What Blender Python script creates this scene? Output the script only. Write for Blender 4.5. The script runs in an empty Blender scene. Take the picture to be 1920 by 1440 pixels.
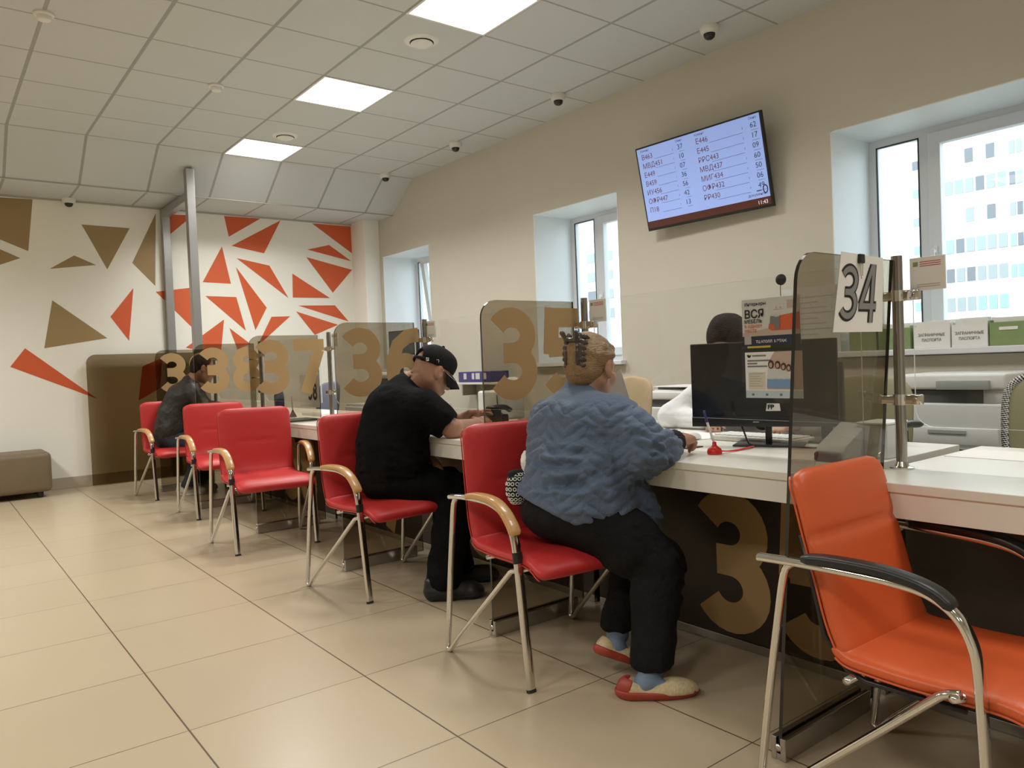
import bpy, bmesh, math, random
import numpy as np
from mathutils import Vector, Matrix
random.seed(5)
rng = np.random.RandomState(7)
SC = bpy.context.scene
COL = SC.collection
PI = math.pi

# ------------------------------------------------------------------ camera
cam_d = bpy.data.cameras.new('camera')
cam_d.sensor_fit = 'HORIZONTAL'
cam_d.sensor_width = 36.0
cam_d.lens = 36.0 * 1430.43 / 1920.0
cam_d.clip_start = 0.05
cam_d.clip_end = 600
cam = bpy.data.objects.new('camera', cam_d)
COL.objects.link(cam)
YAW, PITCH, ROLL = 0.6597, -0.0277, -0.0405
F = Vector((math.sin(YAW) * math.cos(PITCH), math.cos(YAW) * math.cos(PITCH), math.sin(PITCH)))
R0 = Vector((math.cos(YAW), -math.sin(YAW), 0))
U0 = R0.cross(F)
Rv = math.cos(ROLL) * R0 + math.sin(ROLL) * U0
Uv = -math.sin(ROLL) * R0 + math.cos(ROLL) * U0
cam.matrix_world = Matrix(((Rv.x, Uv.x, -F.x, 0), (Rv.y, Uv.y, -F.y, 0), (Rv.z, Uv.z, -F.z, 1.1006), (0, 0, 0, 1)))
SC.camera = cam

# ------------------------------------------------------------------ world, exposure
SC.view_settings.view_transform = 'Standard'
SC.view_settings.look = 'None'
SC.view_settings.gamma = 1.0
SC.view_settings.use_curve_mapping = False
SC.view_settings.exposure = 0.0
W_STRENGTH = 3.9
PANEL_STRENGTH = 3.2
LAMP_POWER = 28.0
world = bpy.data.worlds.new('world')
SC.world = world
world.use_nodes = True
bg = world.node_tree.nodes['Background']
bg.inputs[0].default_value = (0.80, 0.92, 1.0, 1)
bg.inputs[1].default_value = W_STRENGTH
SC.cycles.use_denoising = True
SC.cycles.max_bounces = 10
SC.cycles.diffuse_bounces = 6
SC.cycles.glossy_bounces = 5
SC.cycles.transparent_max_bounces = 40
SC.cycles.caustics_reflective = False
SC.cycles.caustics_refractive = False
SC.cycles.sample_clamp_indirect = 6.0


# ------------------------------------------------------------------ materials
def mat(name, color, rough=0.5, metal=0.0, spec=0.5, noise=0.0, nscale=20.0, bump=0.0, bscale=200.0, coat=0.0, sheen=0.0, stretch=None):
    m = bpy.data.materials.new(name)
    m.use_nodes = True
    nt = m.node_tree
    p = nt.nodes['Principled BSDF']
    p.inputs['Base Color'].default_value = (*color, 1)
    p.inputs['Roughness'].default_value = rough
    p.inputs['Metallic'].default_value = metal
    p.inputs['Specular IOR Level'].default_value = spec
    if coat:
        p.inputs['Coat Weight'].default_value = coat
    if sheen:
        p.inputs['Sheen Weight'].default_value = sheen
    tc = nt.nodes.new('ShaderNodeTexCoord')
    vec = tc.outputs['Object']
    if stretch:
        mp = nt.nodes.new('ShaderNodeMapping')
        mp.inputs['Scale'].default_value = stretch
        nt.links.new(vec, mp.inputs[0])
        vec = mp.outputs[0]
    if noise:
        n = nt.nodes.new('ShaderNodeTexNoise')
        n.inputs['Scale'].default_value = nscale
        n.inputs['Detail'].default_value = 4
        nt.links.new(vec, n.inputs['Vector'])
        r = nt.nodes.new('ShaderNodeMapRange')
        r.inputs['To Min'].default_value = 1 - noise
        r.inputs['To Max'].default_value = 1 + noise
        nt.links.new(n.outputs['Fac'], r.inputs['Value'])
        mx = nt.nodes.new('ShaderNodeVectorMath')
        mx.operation = 'SCALE'
        mx.inputs[0].default_value = color
        nt.links.new(r.outputs[0], mx.inputs['Scale'])
        nt.links.new(mx.outputs[0], p.inputs['Base Color'])
    if bump:
        n = nt.nodes.new('ShaderNodeTexNoise')
        n.inputs['Scale'].default_value = bscale
        n.inputs['Detail'].default_value = 3
        nt.links.new(vec, n.inputs['Vector'])
        b = nt.nodes.new('ShaderNodeBump')
        b.inputs['Strength'].default_value = bump
        b.inputs['Distance'].default_value = 0.01
        nt.links.new(n.outputs['Fac'], b.inputs['Height'])
        nt.links.new(b.outputs[0], p.inputs['Normal'])
    return m


def emit(name, color, strength):
    m = bpy.data.materials.new(name)
    m.use_nodes = True
    p = m.node_tree.nodes['Principled BSDF']
    p.inputs['Base Color'].default_value = (*color, 1)
    p.inputs['Emission Color'].default_value = (*color, 1)
    p.inputs['Emission Strength'].default_value = strength
    p.inputs['Roughness'].default_value = 0.3
    return m


def glass(name, tint, refl=1.0, rough=0.0):
    m = bpy.data.materials.new(name)
    m.use_nodes = True
    nt = m.node_tree
    nt.nodes.clear()
    out = nt.nodes.new('ShaderNodeOutputMaterial')
    tr = nt.nodes.new('ShaderNodeBsdfTransparent')
    tr.inputs[0].default_value = (*tint, 1)
    gl = nt.nodes.new('ShaderNodeBsdfGlossy')
    gl.inputs['Roughness'].default_value = rough
    fr = nt.nodes.new('ShaderNodeFresnel')
    ge = nt.nodes.new('ShaderNodeNewGeometry')
    io = nt.nodes.new('ShaderNodeMapRange')      # same reflectance on both faces of a thin sheet
    io.inputs['To Min'].default_value = 1.45
    io.inputs['To Max'].default_value = 1 / 1.45
    nt.links.new(ge.outputs['Backfacing'], io.inputs['Value'])
    nt.links.new(io.outputs[0], fr.inputs[0])
    mu = nt.nodes.new('ShaderNodeMath')
    mu.operation = 'MULTIPLY'
    mu.inputs[1].default_value = refl
    nt.links.new(fr.outputs[0], mu.inputs[0])
    mx = nt.nodes.new('ShaderNodeMixShader')
    nt.links.new(mu.outputs[0], mx.inputs[0])
    nt.links.new(tr.outputs[0], mx.inputs[1])
    nt.links.new(gl.outputs[0], mx.inputs[2])
    nt.links.new(mx.outputs[0], out.inputs[0])
    return m


def grid_mat(name, base, line, ox, oy, wx, wy, size=0.6, rough=0.8, spec=0.3, tone=0.0, bump=0.0, bscale=300, use_y=True):
    """square tiles with joints along both axes, worked out from object coordinates"""
    m = bpy.data.materials.new(name)
    m.use_nodes = True
    nt = m.node_tree
    p = nt.nodes['Principled BSDF']
    p.inputs['Roughness'].default_value = rough
    p.inputs['Specular IOR Level'].default_value = spec
    tc = nt.nodes.new('ShaderNodeTexCoord')
    sp = nt.nodes.new('ShaderNodeSeparateXYZ')
    nt.links.new(tc.outputs['Object'], sp.inputs[0])

    def mth(op, a, b=None):
        n = nt.nodes.new('ShaderNodeMath')
        n.operation = op
        for i, v in enumerate((a, b)):
            if v is None:
                continue
            if isinstance(v, (int, float)):
                n.inputs[i].default_value = v
            else:
                nt.links.new(v, n.inputs[i])
        return n.outputs[0]
    masks = []
    cells = []
    for ch, o, w in (('X', ox, wx), ('Y', oy, wy)):
        t = mth('DIVIDE', mth('SUBTRACT', sp.outputs[ch], o), size)
        cells.append(mth('FLOOR', t))
        fr = mth('FRACT', mth('ADD', t, 0.5))
        d = mth('ABSOLUTE', mth('SUBTRACT', fr, 0.5))
        masks.append(mth('LESS_THAN', d, w / size / 2))
    mask = mth('MAXIMUM', masks[0], masks[1]) if use_y else masks[0]
    cv = nt.nodes.new('ShaderNodeCombineXYZ')
    nt.links.new(cells[0], cv.inputs[0])
    nt.links.new(cells[1], cv.inputs[1])
    wn = nt.nodes.new('ShaderNodeTexWhiteNoise')
    wn.noise_dimensions = '2D'
    nt.links.new(cv.outputs[0], wn.inputs['Vector'])
    n = nt.nodes.new('ShaderNodeTexNoise')
    n.inputs['Scale'].default_value = 2.2
    n.inputs['Detail'].default_value = 5
    nt.links.new(tc.outputs['Object'], n.inputs['Vector'])
    k = mth('ADD', mth('MULTIPLY', mth('SUBTRACT', wn.outputs['Value'], 0.5), tone), mth('MULTIPLY', mth('SUBTRACT', n.outputs['Fac'], 0.5), tone * 1.6))
    k = mth('ADD', k, 1.0)
    sc = nt.nodes.new('ShaderNodeVectorMath')
    sc.operation = 'SCALE'
    sc.inputs[0].default_value = base
    nt.links.new(k, sc.inputs['Scale'])
    mx = nt.nodes.new('ShaderNodeMix')
    mx.data_type = 'RGBA'
    nt.links.new(mask, mx.inputs[0])
    nt.links.new(sc.outputs[0], mx.inputs[6])
    mx.inputs[7].default_value = (*line, 1)
    nt.links.new(mx.outputs[2], p.inputs['Base Color'])
    if bump:
        nz = nt.nodes.new('ShaderNodeTexNoise')
        nz.inputs['Scale'].default_value = bscale
        nt.links.new(tc.outputs['Object'], nz.inputs['Vector'])
        b = nt.nodes.new('ShaderNodeBump')
        b.inputs['Strength'].default_value = bump
        b.inputs['Distance'].default_value = 0.004
        nt.links.new(nz.outputs['Fac'], b.inputs['Height'])
        nt.links.new(b.outputs[0], p.inputs['Normal'])
    return m


M = dict(
    floor=grid_mat('floor_tile', (0.455, 0.372, 0.255), (0.10, 0.075, 0.045), 0.6086, 1.8905, 0.0055, 0.0035, rough=0.28, spec=0.45, tone=0.05),
    ceil=grid_mat('ceiling_tile', (0.575, 0.605, 0.605), (0.36, 0.37, 0.36), 0.6907, 7.7422, 0.024, 0.016, rough=0.95, spec=0.1, tone=0.02, bump=0.25),
    ceilx=grid_mat('ceiling_slope_tile', (0.575, 0.605, 0.605), (0.36, 0.37, 0.36), 0.6907, 7.7422, 0.024, 0.016, rough=0.95, spec=0.1, tone=0.02, bump=0.25, use_y=False),
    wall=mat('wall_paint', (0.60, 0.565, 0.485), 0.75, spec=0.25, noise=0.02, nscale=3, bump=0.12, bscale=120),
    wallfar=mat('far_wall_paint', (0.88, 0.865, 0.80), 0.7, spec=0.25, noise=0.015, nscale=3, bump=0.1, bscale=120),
    gold=mat('gold_paint', (0.34, 0.235, 0.11), 0.55),
    orangep=mat('orange_paint', (0.66, 0.115, 0.035), 0.55),
    trim=mat('baseboard_tile', (0.46, 0.40, 0.32), 0.4, noise=0.04, nscale=4),
    reveal=mat('white_reveal', (0.80, 0.83, 0.85), 0.45),
    pvc=mat('white_pvc', (0.72, 0.74, 0.77), 0.35),
    gasket=mat('black_gasket', (0.03, 0.03, 0.035), 0.6),
    steel=mat('brushed_steel', (0.42, 0.415, 0.41), 0.34, metal=0.9, noise=0.05, nscale=8, stretch=(40, 40, 1)),
    chrome=mat('chrome', (0.72, 0.70, 0.67), 0.10, metal=1.0),
    chromed=mat('dull_chrome', (0.50, 0.485, 0.46), 0.25, metal=1.0),
    post=mat('dark_chrome', (0.34, 0.33, 0.315), 0.16, metal=1.0),
    red=mat('red_leatherette', (0.50, 0.030, 0.030), 0.42, spec=0.45, noise=0.04, nscale=6, bump=0.10, bscale=350),
    orange=mat('orange_leatherette', (0.62, 0.105, 0.028), 0.36, spec=0.5, noise=0.05, nscale=6, bump=0.08, bscale=350),
    seam=mat('seam_thread', (0.30, 0.02, 0.015), 0.6),
    wood=mat('beech_wood', (0.52, 0.29, 0.105), 0.32, noise=0.12, nscale=14, stretch=(8, 1, 8), coat=0.3),
    black=mat('black_plastic', (0.012, 0.012, 0.013), 0.38),
    gloss=mat('black_gloss', (0.010, 0.010, 0.011), 0.08, spec=0.6),
    rubber=mat('black_rubber', (0.015, 0.015, 0.015), 0.7),
    desk=mat('desk_laminate', (0.74, 0.725, 0.66), 0.33, noise=0.01, nscale=4),
    deskedge=mat('desk_edge_band', (0.56, 0.53, 0.46), 0.4),
    panel=mat('dark_wenge', (0.028, 0.017, 0.012), 0.40, noise=0.3, nscale=5, stretch=(2, 2, 18)),
    decal=mat('gold_film', (0.38, 0.245, 0.105), 0.55),
    glass=glass('bronze_glass', (0.66, 0.62, 0.55), 1.0),
    glassedge=mat('glass_edge', (0.012, 0.013, 0.011), 0.15, spec=0.6),
    clear=glass('clear_acrylic', (0.985, 0.987, 0.985), 0.4),
    clearedge=mat('acrylic_edge', (0.75, 0.78, 0.76), 0.25),
    pane=glass('window_glass', (0.95, 0.97, 0.97), 0.8),
    white=mat('white_plastic', (0.74, 0.74, 0.72), 0.45),
    offwhite=mat('printer_white', (0.60, 0.615, 0.60), 0.5, noise=0.02, nscale=6),
    greyp=mat('grey_plastic', (0.33, 0.345, 0.34), 0.5),
    darkgrey=mat('dark_grey_plastic', (0.085, 0.09, 0.092), 0.5),
    paper=mat('white_paper', (0.82, 0.81, 0.78), 0.8),
    ink=mat('black_ink', (0.015, 0.015, 0.017), 0.7),
    greyink=mat('grey_ink', (0.19, 0.19, 0.19), 0.7),
    lightink=mat('light_ink', (0.45, 0.43, 0.40), 0.8),
    redink=mat('red_ink', (0.55, 0.05, 0.04), 0.7),
    navy=mat('navy_print', (0.02, 0.025, 0.06), 0.5),
    blue=mat('blue_plastic', (0.03, 0.04, 0.16), 0.35),
    purple=mat('blue_violet_card', (0.055, 0.05, 0.22), 0.5),
    yellow=mat('yellow_sticker', (0.66, 0.53, 0.06), 0.6),
    redplastic=mat('red_plastic', (0.62, 0.02, 0.015), 0.3),
    maroon=mat('maroon_plastic', (0.09, 0.008, 0.010), 0.35),
    green=mat('green_card', (0.23, 0.32, 0.13), 0.6, noise=0.15, nscale=30),
    cream=mat('cream_leatherette', (0.62, 0.56, 0.33), 0.5),
    olive=mat('olive_fabric', (0.30, 0.28, 0.17), 0.8),
    tan=mat('tan_fabric', (0.42, 0.32, 0.19), 0.8, noise=0.1, nscale=20),
    ottoman=mat('brown_leatherette', (0.17, 0.125, 0.075), 0.5, noise=0.08, nscale=5, bump=0.1, bscale=300),
    skin=mat('skin', (0.42, 0.225, 0.15), 0.5, noise=0.10, nscale=35, bump=0.12, bscale=160),
    skinm=mat('tanned_skin', (0.33, 0.165, 0.105), 0.48, noise=0.12, nscale=35, bump=0.15, bscale=150),
    skinc=mat('warm_skin', (0.40, 0.22, 0.15), 0.5, noise=0.08, nscale=35),
    jacket=mat('blue_grey_quilt', (0.082, 0.118, 0.190), 0.75, sheen=0.12, noise=0.12, nscale=7, bump=0.35, bscale=130),
    knit=mat('black_knit', (0.010, 0.010, 0.011), 0.9, bump=0.3, bscale=300),
    trousers=mat('black_trousers', (0.0075, 0.0075, 0.0085), 0.85, spec=.2, noise=0.2, nscale=12, bump=0.5, bscale=60),
    blackcloth=mat('black_cotton', (0.0042, 0.0042, 0.0045), 0.9, spec=.12, noise=0.15, nscale=10, bump=0.4, bscale=70),
    cap=mat('black_cap_cloth', (0.006, 0.006, 0.007), 0.85, spec=.2, bump=0.2, bscale=400),
    hairw=mat('light_brown_hair', (0.27, 0.165, 0.075), 0.42, noise=0.5, nscale=9, bump=0.7, bscale=22, stretch=(1.2, 10, 11)),
    hairm=mat('dark_brown_hair', (0.026, 0.018, 0.015), 0.75, spec=.15, noise=0.5, nscale=14, bump=0.8, bscale=40, stretch=(1, 5, 5)),
    clip=mat('mottled_clip', (0.065, 0.047, 0.042), 0.2, noise=1.0, nscale=55),
    sock=mat('grey_blue_sock', (0.17, 0.23, 0.32), 0.9, bump=0.3, bscale=250),
    shoe=mat('cream_woven_leather', (0.56, 0.45, 0.27), 0.6, noise=0.35, nscale=90, bump=0.3, bscale=160),
    shoered=mat('red_shoe_leather', (0.34, 0.045, 0.028), 0.5, noise=0.2, nscale=10),
    shoeblack=mat('black_shoe_leather', (0.010, 0.0095, 0.009), 0.4, noise=0.2, nscale=12),
    sneaker=mat('pale_sneaker', (0.50, 0.47, 0.40), 0.7),
    leather=mat('dark_brown_jacket', (0.022, 0.018, 0.015), 0.5, spec=.35, noise=0.3, nscale=8, bump=0.5, bscale=40),
    jeans=mat('dark_jeans', (0.014, 0.020, 0.032), 0.85, noise=0.3, nscale=15),
    shirt=mat('white_shirt', (0.74, 0.75, 0.77), 0.8, bump=0.3, bscale=40),
    eyew=mat('eye_white', (0.75, 0.72, 0.68), 0.2),
    iris=mat('iris', (0.03, 0.02, 0.015), 0.1),
    lens=glass('spectacle_lens', (0.97, 0.97, 0.98), 0.6),
    facade=mat('pale_facade', (0.86, 0.86, 0.83), 0.9),
    fwin=mat('facade_window', (0.36, 0.39, 0.40), 0.5),
    fwin2=mat('facade_window_dark', (0.20, 0.21, 0.23), 0.5),
    fwin3=mat('facade_window_teal', (0.34, 0.47, 0.48), 0.5),
    outside=mat('outdoor_ground', (0.30, 0.30, 0.26), 0.95, noise=0.2, nscale=0.3),
    screen=emit('screen_blue', (0.30, 0.42, 0.84), 0.48),
    screenbar=emit('screen_brown', (0.055, 0.014, 0.010), 0.8),
    tvink=mat('screen_text_dark', (0.05, 0.06, 0.12), 0.5),
    tvred=mat('screen_text_red', (0.20, 0.07, 0.12), 0.5),
    tvgrey=mat('screen_rule', (0.17, 0.21, 0.36), 0.5),
    tvwhite=emit('screen_text_white', (0.7, 0.72, 0.8), 0.7),
    led=emit('lit_diffuser', (1.0, 0.975, 0.915), PANEL_STRENGTH),
    skinp=mat('print_skin', (0.55, 0.36, 0.28), 0.7),
    pinkbeige=mat('print_beige', (0.52, 0.40, 0.34), 0.7),
    printblue=mat('print_blue', (0.20, 0.33, 0.55), 0.7),
    printgrey=mat('print_pale', (0.62, 0.62, 0.60), 0.7),
    polka=mat('black_print_cloth', (0.012, 0.012, 0.012), 0.8),
)


# ------------------------------------------------------------------ object helpers
def link(o, parent=None, loc=None):
    COL.objects.link(o)
    if parent is not None:
        o.parent = parent
    if loc is not None:
        o.location = loc
    return o


def tag(o, label, cat, group=None, kind=None):
    o['label'] = label
    o['category'] = cat
    if group:
        o['group'] = group
    if kind:
        o['kind'] = kind
    return o


def thing(name, label, cat, loc=(0, 0, 0), rz=0.0, group=None):
    o = bpy.data.objects.new(name, None)
    o.empty_display_size = 0.1
    link(o)
    o.location = loc
    o.rotation_euler = (0, 0, rz)
    return tag(o, label, cat, group)


def obj(name, bm, m, parent=None, smooth=False, off=None, label=None):
    """bm: BMesh (freed) or (verts, faces); m: material or list; off: subtract this point (world -> local)"""
    me = bpy.data.meshes.new(name)
    if isinstance(bm, tuple):
        me.from_pydata([tuple(v) for v in bm[0]], [], [tuple(f) for f in bm[1]])
    else:
        bm.to_mesh(me)
        bm.free()
    if off is not None:
        me.transform(Matrix.Translation(-Vector(off)))
    for mm in (m if isinstance(m, (list, tuple)) else [m]):
        me.materials.append(mm)
    if smooth:
        me.polygons.foreach_set('use_smooth', [True] * len(me.polygons))
        if smooth == 'auto':
            try:
                me.set_sharp_from_angle(angle=0.7)
            except Exception:
                pass
    me.update()
    o = bpy.data.objects.new(name, me)
    link(o, parent)
    if label:
        o['label'] = label
    return o


def struct(name, bm, m, smooth=False, parent=None, label=None):
    o = obj(name, bm, m, parent, smooth)
    if parent is None:
        o['kind'] = 'structure'
        if label:
            o['label'] = label
    return o


def dup(root, name=None):
    r = root.copy()
    COL.objects.link(r)
    for ch in list(root.children):
        c = ch.copy()
        COL.objects.link(c)
        c.parent = r
        for g in ch.children:
            d = g.copy()
            COL.objects.link(d)
            d.parent = c
    return r


def add_box(bm, lo, hi, bevel=0.0, seg=2, mi=0):
    x0, y0, z0 = lo
    x1, y1, z1 = hi
    vs = [bm.verts.new(p) for p in ((x0, y0, z0), (x1, y0, z0), (x1, y1, z0), (x0, y1, z0), (x0, y0, z1), (x1, y0, z1), (x1, y1, z1), (x0, y1, z1))]
    fs = [bm.faces.new([vs[i] for i in f]) for f in ((0, 3, 2, 1), (4, 5, 6, 7), (0, 1, 5, 4), (1, 2, 6, 5), (2, 3, 7, 6), (3, 0, 4, 7))]
    for f in fs:
        f.material_index = mi
    if bevel > 0:
        es = set()
        for f in fs:
            es.update(f.edges)
        bmesh.ops.bevel(bm, geom=list(es), offset=bevel, segments=seg, profile=0.5, affect='EDGES')
    return bm


def box(lo, hi, bevel=0.0, seg=2):
    return add_box(bmesh.new(), lo, hi, bevel, seg)


def add_poly_prism(bm, pts, to3, depth_vec, mi=0, mi_side=None):
    """extrude a 2D polygon; to3 maps (a,b)->3D"""
    d = Vector(depth_vec)
    a = [bm.verts.new(to3(*p)) for p in pts]
    b = [bm.verts.new(Vector(to3(*p)) + d) for p in pts]
    f1 = bm.faces.new(a)
    f2 = bm.faces.new(list(reversed(b)))
    f1.material_index = f2.material_index = mi
    n = len(pts)
    for i in range(n):
        f = bm.faces.new((a[i], b[i], b[(i + 1) % n], a[(i + 1) % n]))
        f.material_index = mi if mi_side is None else mi_side
    return bm


def add_cyl(bm, p0, p1, r0, r1=None, seg=20, cap=True, mi=0):
    r1 = r0 if r1 is None else r1
    p0, p1 = Vector(p0), Vector(p1)
    d = (p1 - p0).normalized()
    a = d.orthogonal().normalized()
    b = d.cross(a)
    r = []
    for p, rr in ((p0, r0), (p1, r1)):
        r.append([bm.verts.new(p + (a * math.cos(2 * PI * i / seg) + b * math.sin(2 * PI * i / seg)) * rr) for i in range(seg)])
    for i in range(seg):
        f = bm.faces.new((r[0][i], r[0][(i + 1) % seg], r[1][(i + 1) % seg], r[1][i]))
        f.material_index = mi
    if cap:
        bm.faces.new(list(reversed(r[0]))).material_index = mi
        bm.faces.new(r[1]).material_index = mi
    return bm


def add_lathe(bm, prof, c=(0, 0, 0), axis=(0, 0, 1), seg=28, mi=0):
    """prof: list of (radius, height) along axis from c"""
    c = Vector(c)
    d = Vector(axis).normalized()
    a = d.orthogonal().normalized()
    b = d.cross(a)
    rings = []
    for r, hh in prof:
        if r < 1e-5:
            rings.append([bm.verts.new(c + d * hh)])
        else:
            rings.append([bm.verts.new(c + d * hh + (a * math.cos(2 * PI * i / seg) + b * math.sin(2 * PI * i / seg)) * r) for i in range(seg)])
    for A, B in zip(rings, rings[1:]):
        for i in range(seg):
            j = (i + 1) % seg
            if len(A) == 1 and len(B) == 1:
                continue
            if len(A) == 1:
                f = bm.faces.new((A[0], B[j], B[i]))
            elif len(B) == 1:
                f = bm.faces.new((A[i], A[j], B[0]))
            else:
                f = bm.faces.new((A[i], A[j], B[j], B[i]))
            f.material_index = mi
    return bm


def catmull(pts, n=8):
    P = [Vector(p) for p in pts]
    P = [P[0] * 2 - P[1]] + P + [P[-1] * 2 - P[-2]]
    out = []
    for i in range(1, len(P) - 2):
        for k in range(n):
            t = k / n
            a, b, c, d = P[i - 1], P[i], P[i + 1], P[i + 2]
            out.append(0.5 * ((2 * b) + (c - a) * t + (2 * a - 5 * b + 4 * c - d) * t * t + (3 * b - a - 3 * c + d) * t ** 3))
    out.append(P[-2])
    return out


def add_tube(bm, path, rx, ry=None, up=(1, 0, 0), seg=12, cap=True, mi=0, squash=2.0, scale=None):
    """sweep a (super)ellipse along path; rx along 'up', ry along the other normal"""
    ry = rx if ry is None else ry
    path = [Vector(p) for p in path]
    up = Vector(up)
    rings = []
    for i, p in enumerate(path):
        t = (path[min(i + 1, len(path) - 1)] - path[max(i - 1, 0)]).normalized()
        a = (up - t * up.dot(t))
        if a.length < 1e-4:
            a = t.orthogonal()
        a.normalize()
        b = t.cross(a)
        s = scale[i] if scale else 1.0
        ring = []
        for k in range(seg):
            th = 2 * PI * k / seg
            c, sn = math.cos(th), math.sin(th)
            c = math.copysign(abs(c) ** (2 / squash), c)
            sn = math.copysign(abs(sn) ** (2 / squash), sn)
            ring.append(bm.verts.new(p + a * c * rx * s + b * sn * ry * s))
        rings.append(ring)
    for A, B in zip(rings, rings[1:]):
        for k in range(seg):
            f = bm.faces.new((A[k], A[(k + 1) % seg], B[(k + 1) % seg], B[k]))
            f.material_index = mi
    if cap:
        bm.faces.new(list(reversed(rings[0]))).material_index = mi
        bm.faces.new(rings[-1]).material_index = mi
    return bm


def tube(path, *a, **k):
    return add_tube(bmesh.new(), path, *a, **k)


def add_strip(bm, pts, w, to3, thick=None, mi=0, miter=True):
    """flat stroke of width w along 2D polyline pts (numbers and letters); flat butt ends"""
    n = len(pts)
    L, Rr = [], []
    for i in range(n):
        a = pts[max(i - 1, 0)]
        b = pts[min(i + 1, n - 1)]
        dx, dy = b[0] - a[0], b[1] - a[1]
        l = math.hypot(dx, dy)
        nx, ny = -dy / l, dx / l
        L.append(bm.verts.new(to3(pts[i][0] + nx * w / 2, pts[i][1] + ny * w / 2)))
        Rr.append(bm.verts.new(to3(pts[i][0] - nx * w / 2, pts[i][1] - ny * w / 2)))
    for i in range(n - 1):
        f = bm.faces.new((L[i], Rr[i], Rr[i + 1], L[i + 1]))
        f.material_index = mi
    return bm


def arc(cx, cy, rx, ry, a0, a1, n=14):
    return [(cx + rx * math.cos(math.radians(a0 + (a1 - a0) * i / n)), cy + ry * math.sin(math.radians(a0 + (a1 - a0) * i / n))) for i in range(n + 1)]


def digit_strokes(ch):
    """strokes in a 0.62 x 1 box, stroke width .22"""
    if ch == '3':
        return [arc(.285, .700, .215, .190, 150, -90, 18) + [(.17, .510)], arc(.285, .310, .225, .200, 90, -150, 18)]
    if ch == '5':
        return [[(.56, .89), (.12, .89)], [(.17, 1.0), (.13, .48)], [(.10, .555)] + arc(.30, .335, .215, .225, 95, -148, 20)]
    if ch == '6':
        return [arc(.310, .310, .20, .20, 0, 360, 28), [(.11, .31), (.12, .52), (.20, .74), (.36, .86), (.56, .89)]]
    if ch == '7':
        return [[(.02, .89), (.60, .89)], [(.50, .80), (.22, 0.0)]]
    if ch == '8':
        return [arc(.310, .715, .175, .175, 0, 360, 28), arc(.310, .305, .20, .195, 0, 360, 28)]
    if ch == '9':
        return [arc(.310, .690, .20, .20, 0, 360, 28), [(.51, .69), (.50, .48), (.42, .26), (.26, .14), (.06, .11)]]
    if ch == '4':
        return [[(.44, 0), (.44, 1.0)], [(.40, .97), (.08, .30)], [(.03, .28), (.60, .28)]]
    return []


def number_mesh(s, to3, w, hgt, gap=0.02, stroke=0.22, lift=None):
    """digits laid out from a=0 rightward, b from 0 to hgt; each stroke lifted a hair so that overlaps do not fight"""
    bm = bmesh.new()
    x = 0
    k = 0
    for ch in s:
        for st in digit_strokes(ch):
            e = 0.00012 * k
            k += 1
            add_strip(bm, [(x + px * w / 0.62, py * hgt) for px, py in st], stroke * hgt * 0.98, lambda a, b, e=e: to3(a, b, e))
        x += w + gap
    return bm


FONT_CACHE = {}


def text_geo(s, size, to3, align='LEFT', bold=0.0, width=1.0):
    """text as flat faces: list of verts, faces with to3(a,b)"""
    cu = bpy.data.curves.new('lettering', 'FONT')
    cu.body = s
    cu.size = size
    cu.align_x = align
    cu.offset = bold
    cu.resolution_u = 3
    cu.fill_mode = 'FRONT'
    o = bpy.data.objects.new('lettering', cu)
    COL.objects.link(o)
    dg = bpy.context.evaluated_depsgraph_get()
    me = bpy.data.meshes.new_from_object(o.evaluated_get(dg))
    vs = [tuple(to3(v.co.x * width, v.co.y)) for v in me.vertices]
    fs = [tuple(p.vertices) for p in me.polygons]
    bpy.data.objects.remove(o)
    bpy.data.curves.remove(cu)
    bpy.data.meshes.remove(me)
    return vs, fs


def merge(*geos):
    V, Fc = [], []
    for v, f in geos:
        n = len(V)
        V += list(v)
        Fc += [tuple(i + n for i in q) for q in f]
    return V, Fc


def rect_geo(to3, a0, b0, a1, b1):
    return [to3(a0, b0), to3(a1, b0), to3(a1, b1), to3(a0, b1)], [(0, 1, 2, 3)]


def poly_geo(to3, pts):
    return [to3(*p) for p in pts], [tuple(range(len(pts)))]


# ------------------------------------------------------------------ signed-distance bodies
def fbm(p, scale, seed=0, octaves=3):
    out = np.zeros(len(p))
    amp = 1.0
    for o in range(octaves):
        q = p * scale * (2 ** o) + seed * 17.31 + o * 5.7
        i = np.floor(q).astype(np.int64)
        f = q - i
        f = f * f * (3 - 2 * f)
        acc = 0
        for dx in (0, 1):
            for dy in (0, 1):
                for dz in (0, 1):
                    h = (i[:, 0] + dx) * 374761393 + (i[:, 1] + dy) * 668265263 + (i[:, 2] + dz) * 2147483647
                    h = (h ^ (h >> 13)) * 1274126177
                    h = ((h ^ (h >> 16)) & 0xffff) / 65535.0 - 0.5
                    wgt = (f[:, 0] if dx else 1 - f[:, 0]) * (f[:, 1] if dy else 1 - f[:, 1]) * (f[:, 2] if dz else 1 - f[:, 2])
                    acc = acc + h * wgt
        out += acc * amp
        amp *= 0.5
    return out


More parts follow.
